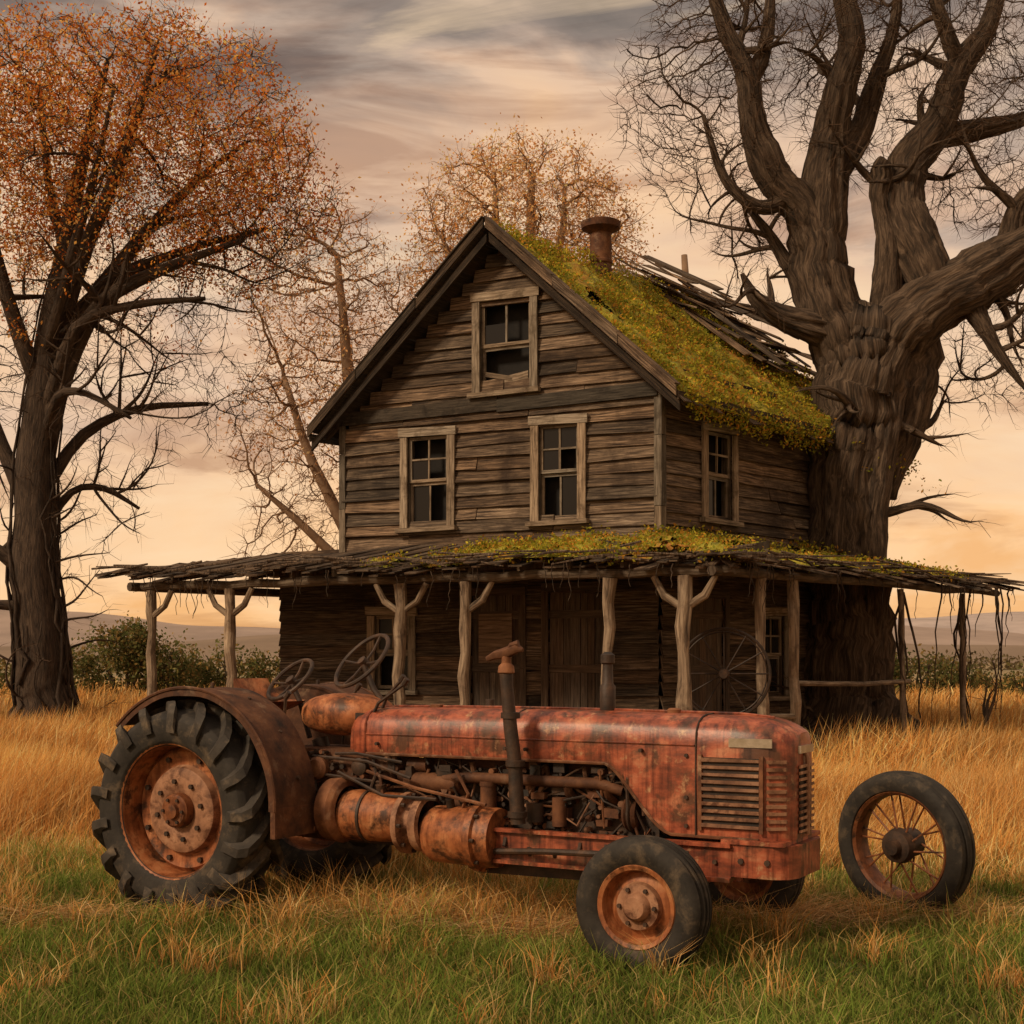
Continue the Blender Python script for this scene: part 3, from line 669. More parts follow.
# drive line
mb=MB()
def seg_(pr,y,z,m=0,sg=28): lathe(mb,pr,(0,y,z),(1,0,0),sg,m)
seg_([(.86,0),(.86,.17),(.89,.215),(.99,.225),(1.02,.2),(1.03,.165)],-.30,.74,0)
seg_([(.80,.0),(.80,.11),(.86,.12)],-.30,.74,2)
seg_([(1.02,.165),(1.10,.175),(1.45,.165),(1.50,.17)],-.28,.71,1)
seg_([(1.48,.17),(1.49,.205),(1.53,.205),(1.54,.15),(1.60,.13),(1.61,.185),(1.67,.19),(1.68,.16)],-.28,.68,2)
seg_([(1.66,.15),(1.72,.185),(1.98,.195),(2.03,.20),(2.04,.225),(2.09,.225),(2.10,.2),(2.20,.19),(2.22,.0)],-.26,.62,1)
for i in range(8):
    a=2*math.pi*i/8; cyl(mb,(1.53,-.28+.185*math.cos(a),.68+.185*math.sin(a)),(1.56,-.28+.185*math.cos(a),.68+.185*math.sin(a)),.014,6,3); cyl(mb,(2.09,-.26+.208*math.cos(a),.62+.208*math.sin(a)),(2.12,-.26+.208*math.cos(a),.62+.208*math.sin(a)),.013,6,3)
lathe(mb,[(-.012,.172),(-.01,.182),(.01,.182),(.012,.172)],(1.2,-.28,.71),(1,0,0),28,3)
cyl(mb,(1.3,-.30,.86),(1.3,-.32,.93),.035,10,3); cyl(mb,(1.85,-.30,.80),(1.85,-.32,.86),.03,10,3)
box(mb,(1.25,.05,.72),(.75,0,0),(0,.20,0),(0,0,.22),3,.9,.01)
box(mb,(.35,0,.80),(.50,0,0),(0,.27,0),(0,0,.27),0,.6,.01)
box(mb,(.75,0,1.08),(.35,0,0),(0,.2,0),(0,0,.06),0,.8,.01)
box(mb,(-.25,0,.72),(.2,0,0),(0,.25,0),(0,0,.2),3,1,.01)
lathe(mb,[(-.72,.09),(-.5,.1),(-.35,.16),(-.27,.2),(.27,.2),(.35,.16),(.5,.1),(.72,.09)],(0,0,.74),(0,1,0),24,0)
lathe(mb,[(-.5,.14),(-.46,.15),(-.4,.15),(-.38,.1)],(0.28,-.05,.86),(0,1,0),20,1)
box(mb,(-.65,0,.42),(.35,0,0),(0,.04,0),(0,0,.02),3)
for y in(-.22,.22): tube(mb,[(-.2,y,.6),(-.5,y,.5),(-.85,y,.48)],.025,8,3)
box(mb,(.55,-.33,.62),(.30,0,0),(0,.12,0),(0,0,.015),0)
mb.obj('transmission',[M_rust,M_orange,M_tan,M_rustdark],tr,smooth='auto',bevel=.008)
# engine
mb=MB()
box(mb,(2.35,0,.85),(.92,0,0),(0,.15,0),(0,0,.20),0,.8,.01)
box(mb,(2.35,0,1.08),(.80,0,0),(0,.12,0),(0,0,.06),1,.4,.01)
box(mb,(2.6,0,.5),(.6,0,0),(0,.2,0),(0,0,.12),0,1,.01)
tube(mb,[(1.75,-.22,.98),(2.0,-.25,1.0),(2.9,-.25,1.0),(3.05,-.22,.96)],.036,10,1,.55)
for x in np.linspace(1.85,2.95,5):
    tube(mb,[(x,-.25,1.0),(x,-.22,.93),(x+.02,-.14,.88)],.03,8,1,.6); cyl(mb,(x+.1,-.16,.98),(x+.1,-.2,1.1),.02,8,3,.5)
    tube(mb,[(x+.1,-.2,1.1),(x+.05,-.24,1.07),(2.3,-.22,.83)],.006,5,0)
cyl(mb,(2.1,-.24,.72),(2.1,-.24,.95),.055,16,1,.7); cyl(mb,(2.1,-.24,.95),(2.1,-.24,.98),.06,16,1,.6)
cyl(mb,(2.62,-.24,.72),(2.62,-.24,.90),.048,16,1,.7); cyl(mb,(2.45,-.25,.74),(2.45,-.25,.86),.06,14,0)
cyl(mb,(1.5,-.20,.95),(1.85,-.20,.95),.065,16,1,.6); cyl(mb,(1.45,-.18,1.06),(1.6,-.18,1.06),.05,12,1,.6)
lathe(mb,[(0,.0),(0,.10),(.02,.115),(.045,.09),(.07,.115),(.09,.1),(.09,0)],(3.05,-.15,.82),(1,0,0),20,1,.7)
lathe(mb,[(0,.0),(0,.05),(.02,.075),(.04,.06),(.06,.07),(.06,0)],(3.05,-.2,1.04),(1,0,0),20,1,.7)
tube(mb,[V((3.1,-.15+.115*math.cos(a),.82+.115*math.sin(a))) for a in np.linspace(2.8,6.6,14)]+[V((3.1,-.135,1.07)),V((3.1,-.2,1.12)),V((3.1,-.265,1.04))],.012,5,0,closed=True)
tube(mb,[(3.1,-.1,.75),(3.2,-.1,.7),(3.35,-.1,.75),(3.4,-.05,.9)],.035,8,0); tube(mb,[(2.9,-.05,1.1),(3.2,-.08,1.12),(3.4,-.05,1.1)],.035,8,0)
for k in range(200):
    x=random.uniform(1.25,3.2);z=random.uniform(.66,1.1); y=-.15-random.random()*.06; r=random.uniform(.008,.026); mt=random.choice((0,0,0,1,1,3)); tt_=random.uniform(.4,.9)
    q=random.random()
    if q<.4: cyl(mb,(x,y,z),(x,y-random.uniform(.02,.08),z),r,8,mt,tt_)
    elif q<.6: cyl(mb,(x,y-.03,z),(x+random.uniform(-.06,.06),y-.03,z+random.uniform(.04,.12)),r*.8,8,mt,tt_)
    elif q<.8: box(mb,(x,y-.02,z),(random.uniform(.02,.06),0,0),(0,.03,0),(0,0,random.uniform(.015,.04)),mt,tt_,.004)
    else:
        x2=x+random.uniform(-.35,.35); tube(mb,[(x,y-.02,z),((x+x2)/2,y-.07,z+random.uniform(-.1,.06)),(x2,y-.02,random.uniform(.68,1.05))],.008,6,mt,tt_)
for p in ([(1.15,-.3,1.02),(1.6,-.34,.92),(2.15,-.36,.84)],[(.7,-.3,1.1),(1.2,-.33,1.08),(1.55,-.33,.98)],[(1.0,-.2,1.15),(1.3,-.32,.98),(1.35,-.34,.75)],[(.95,-.32,1.0),(1.35,-.36,.86),(1.8,-.4,.86)],[(1.9,-.3,.72),(2.0,-.33,.9),(1.9,-.32,1.05)]): tube(mb,p,.012,6,random.choice((0,1)))
box(mb,(1.0,-.08,1.05),(.34,0,0),(0,.17,0),(0,0,.10),1,.6,.006)
lathe(mb,[(0,0),(0,.075),(.05,.08),(.07,.06),(.07,0)],(.78,-.29,1.02),(0,-1,0),18,1,.8)
lathe(mb,[(0,0),(0,.06),(.06,.06),(.07,.04),(.07,0)],(1.12,-.26,1.04),(0,-1,0),18,0)
for k in range(40):
    x=random.uniform(.5,1.35); z=random.uniform(.88,1.14); y=-.26; r=random.uniform(.008,.02)
    cyl(mb,(x,y,z),(x,y-random.uniform(.02,.07),z),r,8,random.choice((0,0,1)))
for p in ([(.5,-.28,.95),(.8,-.33,.98),(1.3,-.3,.94)],[(.55,-.27,1.1),(.75,-.32,1.0),(.78,-.34,.86)],[(1.2,-.27,1.12),(1.26,-.31,1.0),(1.22,-.33,.88)],[(.9,-.28,1.12),(1.1,-.31,1.13),(1.45,-.28,1.08)]): tube(mb,p,.011,6,0)
mb.obj('engine',[M_rustdark,M_rust,M_orange,M_tan],tr,smooth='auto')
# exhaust/stand pipes
mb=MB()
tube(mb,[(2.42,-.42,.74),(2.405,-.42,.95),(2.40,-.42,1.1),(2.37,-.43,1.35),(2.345,-.43,1.6),(2.34,-.43,1.72)],[.05,.048,.046,.044,.04,.045],14,0,rough=.08)
for z,x in((.80,2.415),(1.12,2.4),(1.42,2.365)): lathe(mb,[(-.02,.05),(-.018,.062),(.018,.062),(.02,.05)],(x,-.42,z),(0,0,1),16,0,.8)
lathe(mb,[(0,.04),(.01,.055),(.05,.05),(.07,.03),(.12,.03)],(2.34,-.43,1.68),(0,0,1),14,1)
tube(mb,[(2.20,-.43,1.775),(2.26,-.43,1.80),(2.34,-.43,1.81),(2.42,-.43,1.84),(2.46,-.43,1.83)],[.018,.028,.038,.03,.016],10,1,.6,rough=.35,freq=12)
tube(mb,[(2.34,-.43,1.80),(2.38,-.44,1.86),(2.43,-.43,1.87)],[.016,.018,.024],8,1,.6,rough=.3,freq=10)
lathe(mb,[(1.42,.045),(1.44,.05),(1.60,.05),(1.62,.035),(1.74,.033),(1.75,.045),(1.80,.045),(1.82,.02)],(2.84,0,0),(0,0,1),16,0)
lathe(mb,[(1.42,.04),(1.46,.045),(1.47,.03),(1.47,0)],(3.3,0,0),(0,0,1),16,1)
lathe(mb,[(1.42,.03),(1.5,.03),(1.5,0)],(1.9,.12,0),(0,0,1),16,0)
mb.obj('exhaust_pipes',[M_rustdark,M_rust],tr,smooth='auto')
# fenders
mb=MB()
for sg in(-1,1):
    y0,y1=sg*.42,sg*.84; R=.835; N=30; angs=np.linspace(math.radians(2),math.radians(136),N)
    vs=[];fs=[]
    for a in angs:
        Rr=R+.03*math.sin(a*2)+.012*noise.noise(V((a*3,sg,0)))
        for (y,dr) in((y0,-.03),(y0,0),(y1,0),(y1+sg*.02,-.015),(y1+sg*.022,-.05)):
            vs.append(V(((Rr+dr)*math.cos(a),y,.74+(Rr+dr)*math.sin(a))))
    for i in range(N-1):
        for j in range(4): fs.append((i*5+j,i*5+j+1,(i+1)*5+j+1,(i+1)*5+j))
    mb.add(vs,fs,None,.55,0)
    vs=[];fs=[]
    for a in angs: vs+= [V(((R)*math.cos(a),y0,.74+(R)*math.sin(a))),V((.30*math.cos(a),y0,.74+.30*math.sin(a)))]
    for i in range(N-1): fs.append((2*i,2*i+1,2*i+3,2*i+2))
    mb.add(vs,fs,None,.55,0)
    tube(mb,[V(((R+.03*math.sin(a*2))*math.cos(a),y1+sg*.02,.74+(R+.03*math.sin(a*2))*math.sin(a))) for a in angs],.012,6,0,.6)
    box(mb,(.82,sg*.64,.69),(.02,0,0),(0,.22,0),(0,0,.10),0,.7)
    for a in angs[3::5]: cyl(mb,((R-.01)*math.cos(a),sg*.6,.74+(R-.01)*math.sin(a)),((R+.035)*math.cos(a),sg*.6,.74+(R+.035)*math.sin(a)),.014,8,1)
mb.obj('fenders',[M_rust,M_rustdark],tr,smooth='auto')
# seat, tank, steering
mb=MB()
def ell(c,rx,ry,rz_,m,tint=1.0,zc=-9,nu=24,nv=14):
    vs=[];fs=[];c=V(c)
    for i in range(nv+1):
        ph=-math.pi/2+math.pi*i/nv
        for j in range(nu):
            a=2*math.pi*j/nu; q=lambda v,e:math.copysign(abs(v)**e,v)
            vs.append(c+V((rx*q(math.cos(ph),.8)*q(math.cos(a),.85),ry*q(math.cos(ph),.8)*q(math.sin(a),.85),max(zc,rz_*q(math.sin(ph),.8)))))
    for i in range(nv):
        for j in range(nu): fs.append((i*nu+j,i*nu+(j+1)%nu,(i+1)*nu+(j+1)%nu,(i+1)*nu+j))
    mb.add(vs,fs,None,tint,m)
ell((.80,.0,1.38),.36,.23,.15,0,1.1); ell((1.02,.02,1.24),.14,.2,.12,0,.8)
tube(mb,[(.55,0,1.2),(.6,0,1.05)],.06,10,1); tube(mb,[(.95,0,1.2),(1.0,0,1.05)],.06,10,1)
vs=[];fs=[];NN=14
for i in range(NN+1):
    for j in range(NN+1):
        u=-1+2*i/NN;v=-1+2*j/NN; r=math.hypot(u,v)
        k=max(abs(u),abs(v)); f=(k/r) if r>0 else 1; x=u*f*.26;y=v*f*.27; z=.09*(k**2)+(.22*max(0,-u-.2)**1.5)
        vs.append(V((.16+x,-.08+y,1.38+z)))
for i in range(NN):
    for j in range(NN): fs.append((i*(NN+1)+j,i*(NN+1)+j+1,(i+1)*(NN+1)+j+1,(i+1)*(NN+1)+j))
mb.add(vs,fs,None,1.0,0)
tube(mb,[(.16,-.06,1.40),(.08,-.03,1.22),(-.05,0,.98)],.03,8,1)
def swheel(c,nrm,R,mt=1):
    c=V(c);nrm=V(nrm).normalized();B=nrm.orthogonal().normalized();C=nrm.cross(B)
    tube(mb,[c+B*R*math.cos(a)+C*R*math.sin(a) for a in np.linspace(0,2*math.pi,36,endpoint=False)],.016,8,mt,closed=True)
    for i in range(4):
        a=2*math.pi*i/4+.5; tube(mb,[c-nrm*.03,c+(B*math.cos(a)+C*math.sin(a))*R*.5-nrm*.025,c+(B*math.cos(a)+C*math.sin(a))*R],.010,6,mt)
    cyl(mb,c-nrm*.06,c+nrm*.01,.035,12,mt); return c
c1=swheel((.92,0,1.76),(-.30,-.68,.66),.24); tube(mb,[c1,(1.0,.03,1.56),(1.18,.02,1.36)],.022,8,1)
c2=swheel((.24,.05,1.62),(-.25,-.65,.70),.2); tube(mb,[c2,(.31,.08,1.45),(.42,.05,1.2)],.02,8,1)
for p in ([(1.15,-.1,1.40),(1.22,-.12,1.52),(1.34,-.14,1.62)],[(1.1,-.18,1.3),(1.2,-.2,1.47),(1.42,-.22,1.6)],[(.5,-.25,1.1),(.45,-.28,1.35),(.48,-.3,1.5)],[(.6,.2,1.1),(.62,.22,1.4),(.7,.24,1.55)]):
    tube(mb,p,.012,6,1); cyl(mb,p[-1],V(p[-1])+V((.03,0,.04)),.02,8,1)
box(mb,(1.06,0,1.28),(.05,0,0),(0,.2,0),(0,0,.12),1,.8,.005)
mb.obj('seat_tank_and_steering',[M_orange,M_rustdark],tr,smooth='auto')

# ---------------------------------------------------------------- loose spoked wheel
lw=empty('loose_spoked_wheel',(2.72,9.7,.49),math.radians(-50),math.radians(5)); mb=MB()
lathe(mb,[(-.06,.37),(-.09,.385),(-.105,.43),(-.10,.47),(-.08,.50),(-.05,.505),(-.045,.497),(-.03,.497),(-.025,.51),(.0,.512),(.025,.51),(.03,.497),(.045,.497),(.05,.505),(.08,.50),(.10,.47),(.105,.43),(.09,.385),(.06,.37)],(0,0,0),(0,1,0),64)
mb.obj('tyre',M_rub,lw,smooth='auto'); mb=MB()
lathe(mb,[(-.07,.385),(-.085,.375),(-.07,.355),(-.03,.345),(.03,.345),(.07,.355),(.085,.375),(.07,.385)],(0,0,0),(0,1,0),56,0,.6)
lathe(mb,[(-.16,0),(-.16,.05),(-.12,.06),(-.11,.11),(-.05,.125),(-.04,.10),(.1,.10),(.12,.0)],(0,0,0),(0,1,0),28,1)
for i in range(20):
    a=2*math.pi*i/20; a2_=a+(.25 if i%2 else -.25); y=-.07 if i%2 else .06
    cyl(mb,(.10*math.cos(a),y,.10*math.sin(a)),(.355*math.cos(a2_),0,.355*math.sin(a2_)),.007,6,0,.7)
mb.obj('rim_and_spokes',[M_orange,M_rustdark],lw,smooth='auto')

# ---------------------------------------------------------------- trees
def colonize(nodes_,par,att,D,di,dk,iters,jit=.25,grav=0,rs=random,nmax=7000):
    att=[[V(a),1e9,0] for a in att]
    for it in range(iters):
        if not att or len(nodes_)>nmax: break
        kd=kdtree.KDTree(len(nodes_))
        for i,p in enumerate(nodes_): kd.insert(p,i)
        kd.balance(); acc={};keep=[]
        for A in att:
            a=A[0]; co,i,d=kd.find(a)
            if d<dk: continue
            if d<A[1]-.01: A[1]=d;A[2]=0
            elif d<di:
                A[2]+=1
                if A[2]>14: continue
            keep.append(A)
            if d<di:
                v=(a-co)/d
                if i in acc: acc[i]+=v
                else: acc[i]=v.copy()
        att=keep
        if not acc: break
        for i,v in acc.items():
            if v.length<1e-4: continue
            v=v.normalized()+V((rs.gauss(0,jit),rs.gauss(0,jit),rs.gauss(0,jit)-grav)); q=nodes_[i]+v.normalized()*D
            if kd.find(q)[2]<D*.35: continue
            nodes_.append(q); par.append(i)
    return nodes_,par
def sample_ell(ells,n):
    out=[];ws=[e[6] for e in ells]
    while len(out)<n:
        e=random.choices(ells,ws)[0]
        p=V((random.gauss(0,1),random.gauss(0,1),random.gauss(0,1))).normalized()*(random.random()**(1/3))
        out.append(V((e[0]+p.x*e[3],e[1]+p.y*e[4],e[2]+p.z*e[5])))
    return out
ZC=1.8
def tree(name,base,U,limbs,ells,natt,D,di,dk,mat,r0=.008,ex=2.3,iters=70,jit=.25,leaf=None,groove=0,big_sides=36,grav=0,seed=1,nmax=7000,sub=None,twig=None,rk=1.0,vines=0):
    """limbs: list of [(a,depth,h,r)...] in sketch units of U metres, h measured from 1.8 m above the foot; first is trunk"""
    rs=random.Random(seed); random.seed(seed)
    root=empty(name,base); nodes_=[];par=[];spec={}
    mb=MB()
    def reg(P,R,first=False):
        prev=None
        for k,p in enumerate(P):
            idx=len(nodes_)
            if prev is None:
                par.append(-1 if first else min(range(idx),key=lambda q:(nodes_[q]-p).length_squared))
            else: par.append(prev)
            nodes_.append(p); prev=idx; spec[idx]=R[k]
    def grow(p,d,r,Ln,wig,lvl,sd):
        step=.14; n=max(4,int(Ln/step)); P=[p.copy()];R=[r]; q=p.copy(); d=d.normalized()
        for i in range(n):
            nv=noise.noise_vector(q*1.3+V((sd,sd*.7,0)))
            d=(d+nv*wig+V((0,0,.035))).normalized(); q=q+d*step; P.append(q.copy()); R.append(r*(1-(i+1)/n)**.85+.007)
        tube(mb,P,R,10 if r>.08 else 6,0,1.0,rough=.12,freq=4,cap=False); reg(P,R)
        if lvl>0:
            for k in range(sub[3]):
                j=rs.randint(int(n*.2),n-1); tan=(P[min(j+1,n)]-P[j-1]).normalized(); side=V((rs.gauss(0,1),rs.gauss(0,1),rs.gauss(0,.8)+.2)).normalized()
                grow(P[j],(tan*.6+side).normalized(),R[j]*.6,Ln*rs.uniform(.35,.65),wig,lvl-1,sd+k*3.3+1)
    limbPR=[]
    for li,lb in enumerate(limbs):
        pts=smooth_path([(p[0]*U,p[1]*U,p[2]*U+ZC,p[3]*U*rk) for p in lb],6 if groove else 3)
        P=[V(p[:3])+V((rs.gauss(0,1),rs.gauss(0,1),0))*p[3]*(.035 if groove else .09) for p in pts]; R=[max(.006,p[3]) for p in pts]
        if li==0: P[0]=V(pts[0][:3])
        big=R[0]>.18
        tube(mb,P,R,big_sides if (groove and R[0]>.12) else (16 if big else 9),0,1.0,rough=.15 if groove else .1,freq=1.6,groove=groove*(1 if big else .7),seed=li*3.1)
        reg(P,R,li==0); limbPR.append((P,R))
    if vines:   # ivy stems and shoots clinging to the trunk
        P,R=limbPR[0]
        for k in range(vines):
            a=rs.uniform(0,6.28); j0=rs.randint(0,5); j1=rs.randint(j0+4,min(len(P)-4,j0+16)); pts=[]
            for j in range(j0,j1):
                for f in (0,.5):
                    c_=P[j].lerp(P[j+1],f); r=R[j]*(1-f)+R[j+1]*f; a+=rs.gauss(0,.14); pts.append(c_+V((math.cos(a),math.sin(a),0))*(r*1.04+.02+rs.random()*.03)+V((0,0,rs.gauss(0,.02))))
            tube(mb,pts,list(np.linspace(rs.uniform(.02,.045),.01,len(pts))),6,0,.8,rough=.3,freq=5)
            if k%2==0:
                q=pts[len(pts)//2]; grow(q,V((math.cos(a),math.sin(a),.4)),.02,rs.uniform(.5,1.3),.5,0,k*1.7)
    if sub:
        cnt,Ln,wig,_k=sub
        for li,(P,R) in enumerate(limbPR[1:]):
            if len(P)<8: continue
            for k in range(cnt):
                j=rs.randint(int(len(P)*.3),len(P)-2); tan=(P[j+1]-P[j-1]).normalized(); side=V((rs.gauss(0,1),rs.gauss(0,1),rs.gauss(0,.7)+.25)).normalized()
                grow(P[j],(tan*.5+side).normalized(),min(.09,R[j]*.42),Ln*rs.uniform(.6,1.2),wig,1,li*7+k*2.3)
    nh=len(nodes_)
    E=[(e[0]*U,e[1]*U,e[2]*U+ZC,e[3]*U,e[4]*U,e[5]*U,e[6]) for e in ells]
    colonize(nodes_,par,sample_ell(E,natt),D,di,dk,iters,jit,grav,rs,nh+nmax)
    n=len(nodes_); ch=[[] for _ in range(n)]
    for i,p in enumerate(par):
        if p>=0: ch[p].append(i)
    rad=[0]*n
    for i in range(n-1,nh-1,-1):
        s=sum(rad[c]**ex for c in ch[i]); rad[i]=max(r0,s**(1/ex)) if ch[i] else r0
    for i in range(nh,n):
        p=par[i]
        cs=[c for c in ch[p] if c>=nh]
        lead=max(cs,key=lambda c:rad[c]) if cs else None
        if p>=nh and lead==i: continue
        cap=spec[p]*.75 if p<nh else rad[p]
        pts=[nodes_[p]];rr=[min(rad[i]*1.15,cap)];k=i
        while True:
            pts.append(nodes_[k]); rr.append(min(rad[k],cap))
            c2=[c for c in ch[k]]
            if not c2: break
            k=max(c2,key=lambda c:rad[c])
        rr[-1]*=.5
        tube(mb,pts,rr,4 if rr[0]<.03 else (6 if rr[0]<.08 else 9),0,1.0,cap=False)
    mb.obj('trunk_and_branches',mat,root,smooth=True)
    if twig:
        kk,tl,tw,tcol=twig
        ids=[i for i in range(1,n) if (i>=nh and rad[i]<r0*2.2) or (i<nh and spec[i]<.03)]
        A=np.array([tuple(nodes_[i]) for i in ids]); Dr=np.array([tuple((nodes_[i]-nodes_[par[i]]).normalized()) for i in ids])
        A=np.repeat(A,kk,0); Dr=np.repeat(Dr,kk,0)*.7+rng.normal(0,.55,(len(A),3)); Dr/=np.linalg.norm(Dr,axis=1)[:,None]
        Lw=rng.uniform(.4,1.2,(len(A),1))*tl; S=np.cross(Dr,rng.normal(0,1,Dr.shape)); S/=np.linalg.norm(S,axis=1)[:,None]
        bend=rng.normal(0,.16,(len(A),3))*Lw; M=A+Dr*Lw*.5+bend
        Vv=np.stack([A-S*tw,A+S*tw,M-S*tw*.6,M+S*tw*.6,A+Dr*Lw],1).reshape(-1,3)
        Tt=(np.array([[0,1,3],[0,3,2],[2,3,4]])[None]+np.arange(len(A))[:,None,None]*5).reshape(-1,3)
        soup('twigs',Vv,Tt,np.array([tcol]),M_twig,root)
    tips=[i for i in range(nh,n) if not ch[i] or rad[i]<r0*1.8]
    if leaf: 
        f,spread,per,size,cols=leaf
        cen=np.array([tuple(nodes_[i]) for i in tips if f(nodes_[i].x/U,(nodes_[i].z-ZC)/U,nodes_[i])])
        cl=np.array([.5+1.05*(.5+.5*noise.noise(V(c)*1.0)) for c in cen]); cl*=rng.uniform(.85,1.15,len(cen))
        leaves('foliage',cen,spread,per,size,cols,M_leaf,root,cl)
    return root
U=.01857
limbsL=[[(0,0,-85,46),(-3,0,-50,34),(-6,0,20,29),(-8,0,105,27),(-9,2,200,23),(2,4,290,19),(12,6,370,14),(25,8,450,10),(45,10,540,6),(60,10,600,3)],
 [(-4,3,205,15),(22,-10,280,12),(60,-20,345,10),(120,-30,375,7),(205,-35,405,3)],
 [(2,4,270,13),(35,20,350,10),(85,40,430,8),(140,50,490,5),(190,50,530,2.5)],
 [(8,5,320,12),(50,-20,410,9),(95,-30,510,6),(120,-30,600,3)],
 [(-8,0,140,13),(-38,10,190,10),(-70,15,270,7),(-100,20,370,4)],
 [(0,4,250,12),(-30,-20,350,9),(-55,-30,460,6),(-75,-30,570,3)],
 [(-8,0,70,10),(-40,-15,102,8),(-85,-20,130,5),(-130,-20,200,3)],
 [(-6,2,160,9),(30,30,225,7),(80,50,255,5),(150,60,262,2.5)],
 [(-3,2,215,8),(25,-35,252,6),(60,-60,250,4),(105,-70,225,2)],
 [(6,0,310,9),(60,10,375,7),(140,15,410,5),(220,10,430,2.5)],
 [(-8,2,120,7),(20,20,165,5),(50,30,170,4),(85,35,150,2)],
 [(5,0,300,9),(10,30,400,7),(-10,40,490,5),(-20,40,590,3)],
 [(-10,0,40,8),(-45,-10,50,6),(-80,-15,20,3)],
 [(0,-4,235,9),(40,-30,320,7),(100,-40,340,5),(170,-45,345,2.5)],
 [(4,-4,300,8),(40,-40,390,6),(70,-60,470,4),(85,-60,540,2)]]
ellL=[(110,0,510,165,130,128,5),(0,0,530,150,130,110,3.6),(205,0,450,95,90,88,2.6),(90,0,390,150,110,70,2.2),(-50,0,360,100,100,130,1.4),(120,0,270,120,90,70,.8),(15,0,160,60,60,90,.25)]
leafcol=[(.74,.27,.05),(.64,.19,.032),(.80,.37,.09),(.46,.12,.025),(.78,.45,.15)]
tree('autumn_tree',(-8.67,26,0),U,limbsL,ellL,6500,.16,1.8,.21,M_bark2,.0075,2.15,100,.2,
  leaf=(lambda a,h,p: noise.noise(p*1.15+V((5,2,1)))> -.16-.004*(h-430) and random.random()<min(1,max(.03,(h-255)/170+.3*noise.noise(p*.8))),.15,15,.036,leafcol),seed=3,nmax=10500,sub=(4,1.8,.25,3),twig=(2,.45,.006,(.08,.05,.033)),rk=.82,vines=34)
U=.01657
limbsG=[[(0,0,-90,62),(0,0,-70,52),(-2,0,0,44),(-4,0,60,41),(-5,0,120,39),(-4,0,180,40),(4,0,240,43),(12,0,290,43),(16,0,325,36),(14,0,345,22)],
 [(28,5,160,18),(48,5,225,24),(64,5,290,26),(58,4,335,22)],
 [(10,0,270,32),(-12,0,325,31),(-32,0,385,28),(-30,0,440,25),(-22,0,500,20),(-12,-5,560,16),(0,-5,610,13),(-12,-5,680,9),(-20,-5,740,5)],
 [(-30,0,400,22),(-52,-5,448,20),(-78,-8,475,17),(-98,-10,525,14),(-104,-10,575,11),(-128,-10,625,8),(-150,-12,700,4)],
 [(-106,-10,560,9),(-85,-5,610,7),(-78,0,690,3)],
 [(22,0,270,36),(48,-10,322,34),(86,-18,352,31),(130,-22,374,28),(170,-25,400,23),(230,-25,425,16)],
 [(82,-15,345,23),(66,-8,400,24),(52,0,445,23),(60,5,490,20),(90,8,535,17),(112,10,590,13),(145,12,640,9),(160,12,720,5)],
 [(56,4,470,17),(85,20,520,13),(130,30,535,11),(185,30,548,7),(230,30,580,3)],
 [(-24,0,470,14),(10,15,520,12),(28,20,570,10),(50,20,640,6),(55,20,700,3)],
 [(34,0,330,16),(36,-8,400,12),(28,-8,450,10),(30,-8,480,11),(33,-8,490,9)],
 [(0,-4,315,24),(-40,-12,325,17),(-75,-18,335,12),(-98,-20,352,7),(-112,-24,375,2)],
 [(150,-22,392,14),(160,-30,440,11),(195,-30,470,7),(200,-30,520,2)],
 [(110,-18,360,12),(122,-30,325,9),(140,-35,290,5),(165,-38,255,2)],
 [(-60,-6,455,9),(-95,-20,442,7),(-130,-25,470,5),(-150,-25,530,2)],
 [(-10,0,330,10),(-50,10,378,8),(-80,10,425,5),(-105,10,455,2)],
 [(115,10,590,9),(90,0,640,7),(70,0,720,2)],
 [(0,-20,-60,26),(-50,-30,-84,16),(-90,-40,-96,6)],[(10,-20,-60,26),(60,-30,-86,16),(95,-40,-98,6)],
 [(-14,-18,20,14),(-16,-22,130,16),(-8,-22,200,16),(8,-18,260,12)],[(16,-24,-40,14),(18,-26,60,13),(16,-24,140,15),(26,-22,210,16),(40,-18,270,13)]]
ellG=[(-150,0,560,90,90,110,3),(-30,0,620,130,100,80,3),(120,0,600,110,100,90,3),(150,0,480,90,90,60,1),(150,0,320,60,60,80,.9),(-95,0,440,60,60,60,.6),(0,0,520,60,60,60,.5)]
tree('gnarled_oak_tree',(5.60,23.2,0),U,limbsG,ellG,4200,.14,1.5,.2,M_bark,.007,2.1,90,.25,groove=.19,big_sides=72,seed=5,grav=.02,nmax=8000,sub=(3,1.7,.5,3),twig=(3,.42,.0055,(.085,.052,.034)))
U=.0257
limbsM=[[(0,0,-70,16),(0,0,60,13),(5,0,160,11),(0,0,240,8),(-8,0,320,5),(-15,0,400,3)],[(2,0,110,7),(-40,5,190,5),(-70,8,280,3)],[(4,0,170,7),(40,-5,240,5),(60,-5,320,3)],[(0,0,80,6),(-50,-5,130,4),(-95,-8,170,2)],[(2,0,60,5),(30,-5,100,4),(70,-5,150,2)]]
ellM=[(-30,0,350,85,70,115,3),(-50,0,220,80,70,110,2),(40,0,260,70,60,130,1.5),(-60,0,110,60,60,60,.6)]
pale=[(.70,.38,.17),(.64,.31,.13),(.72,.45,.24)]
TW=(3,.6,.008,(.32,.19,.11))
tree('bare_autumn_tree',(-4.1,36,0),U,limbsM,ellM,3200,.22,2.4,.28,M_barkfar,.011,2.2,90,.2,leaf=(lambda a,h,p:h>180+60*noise.noise(p*.4) and random.random()<.7,.24,7,.045,pale),seed=11,nmax=6000,sub=(3,2,.25,2),twig=TW)
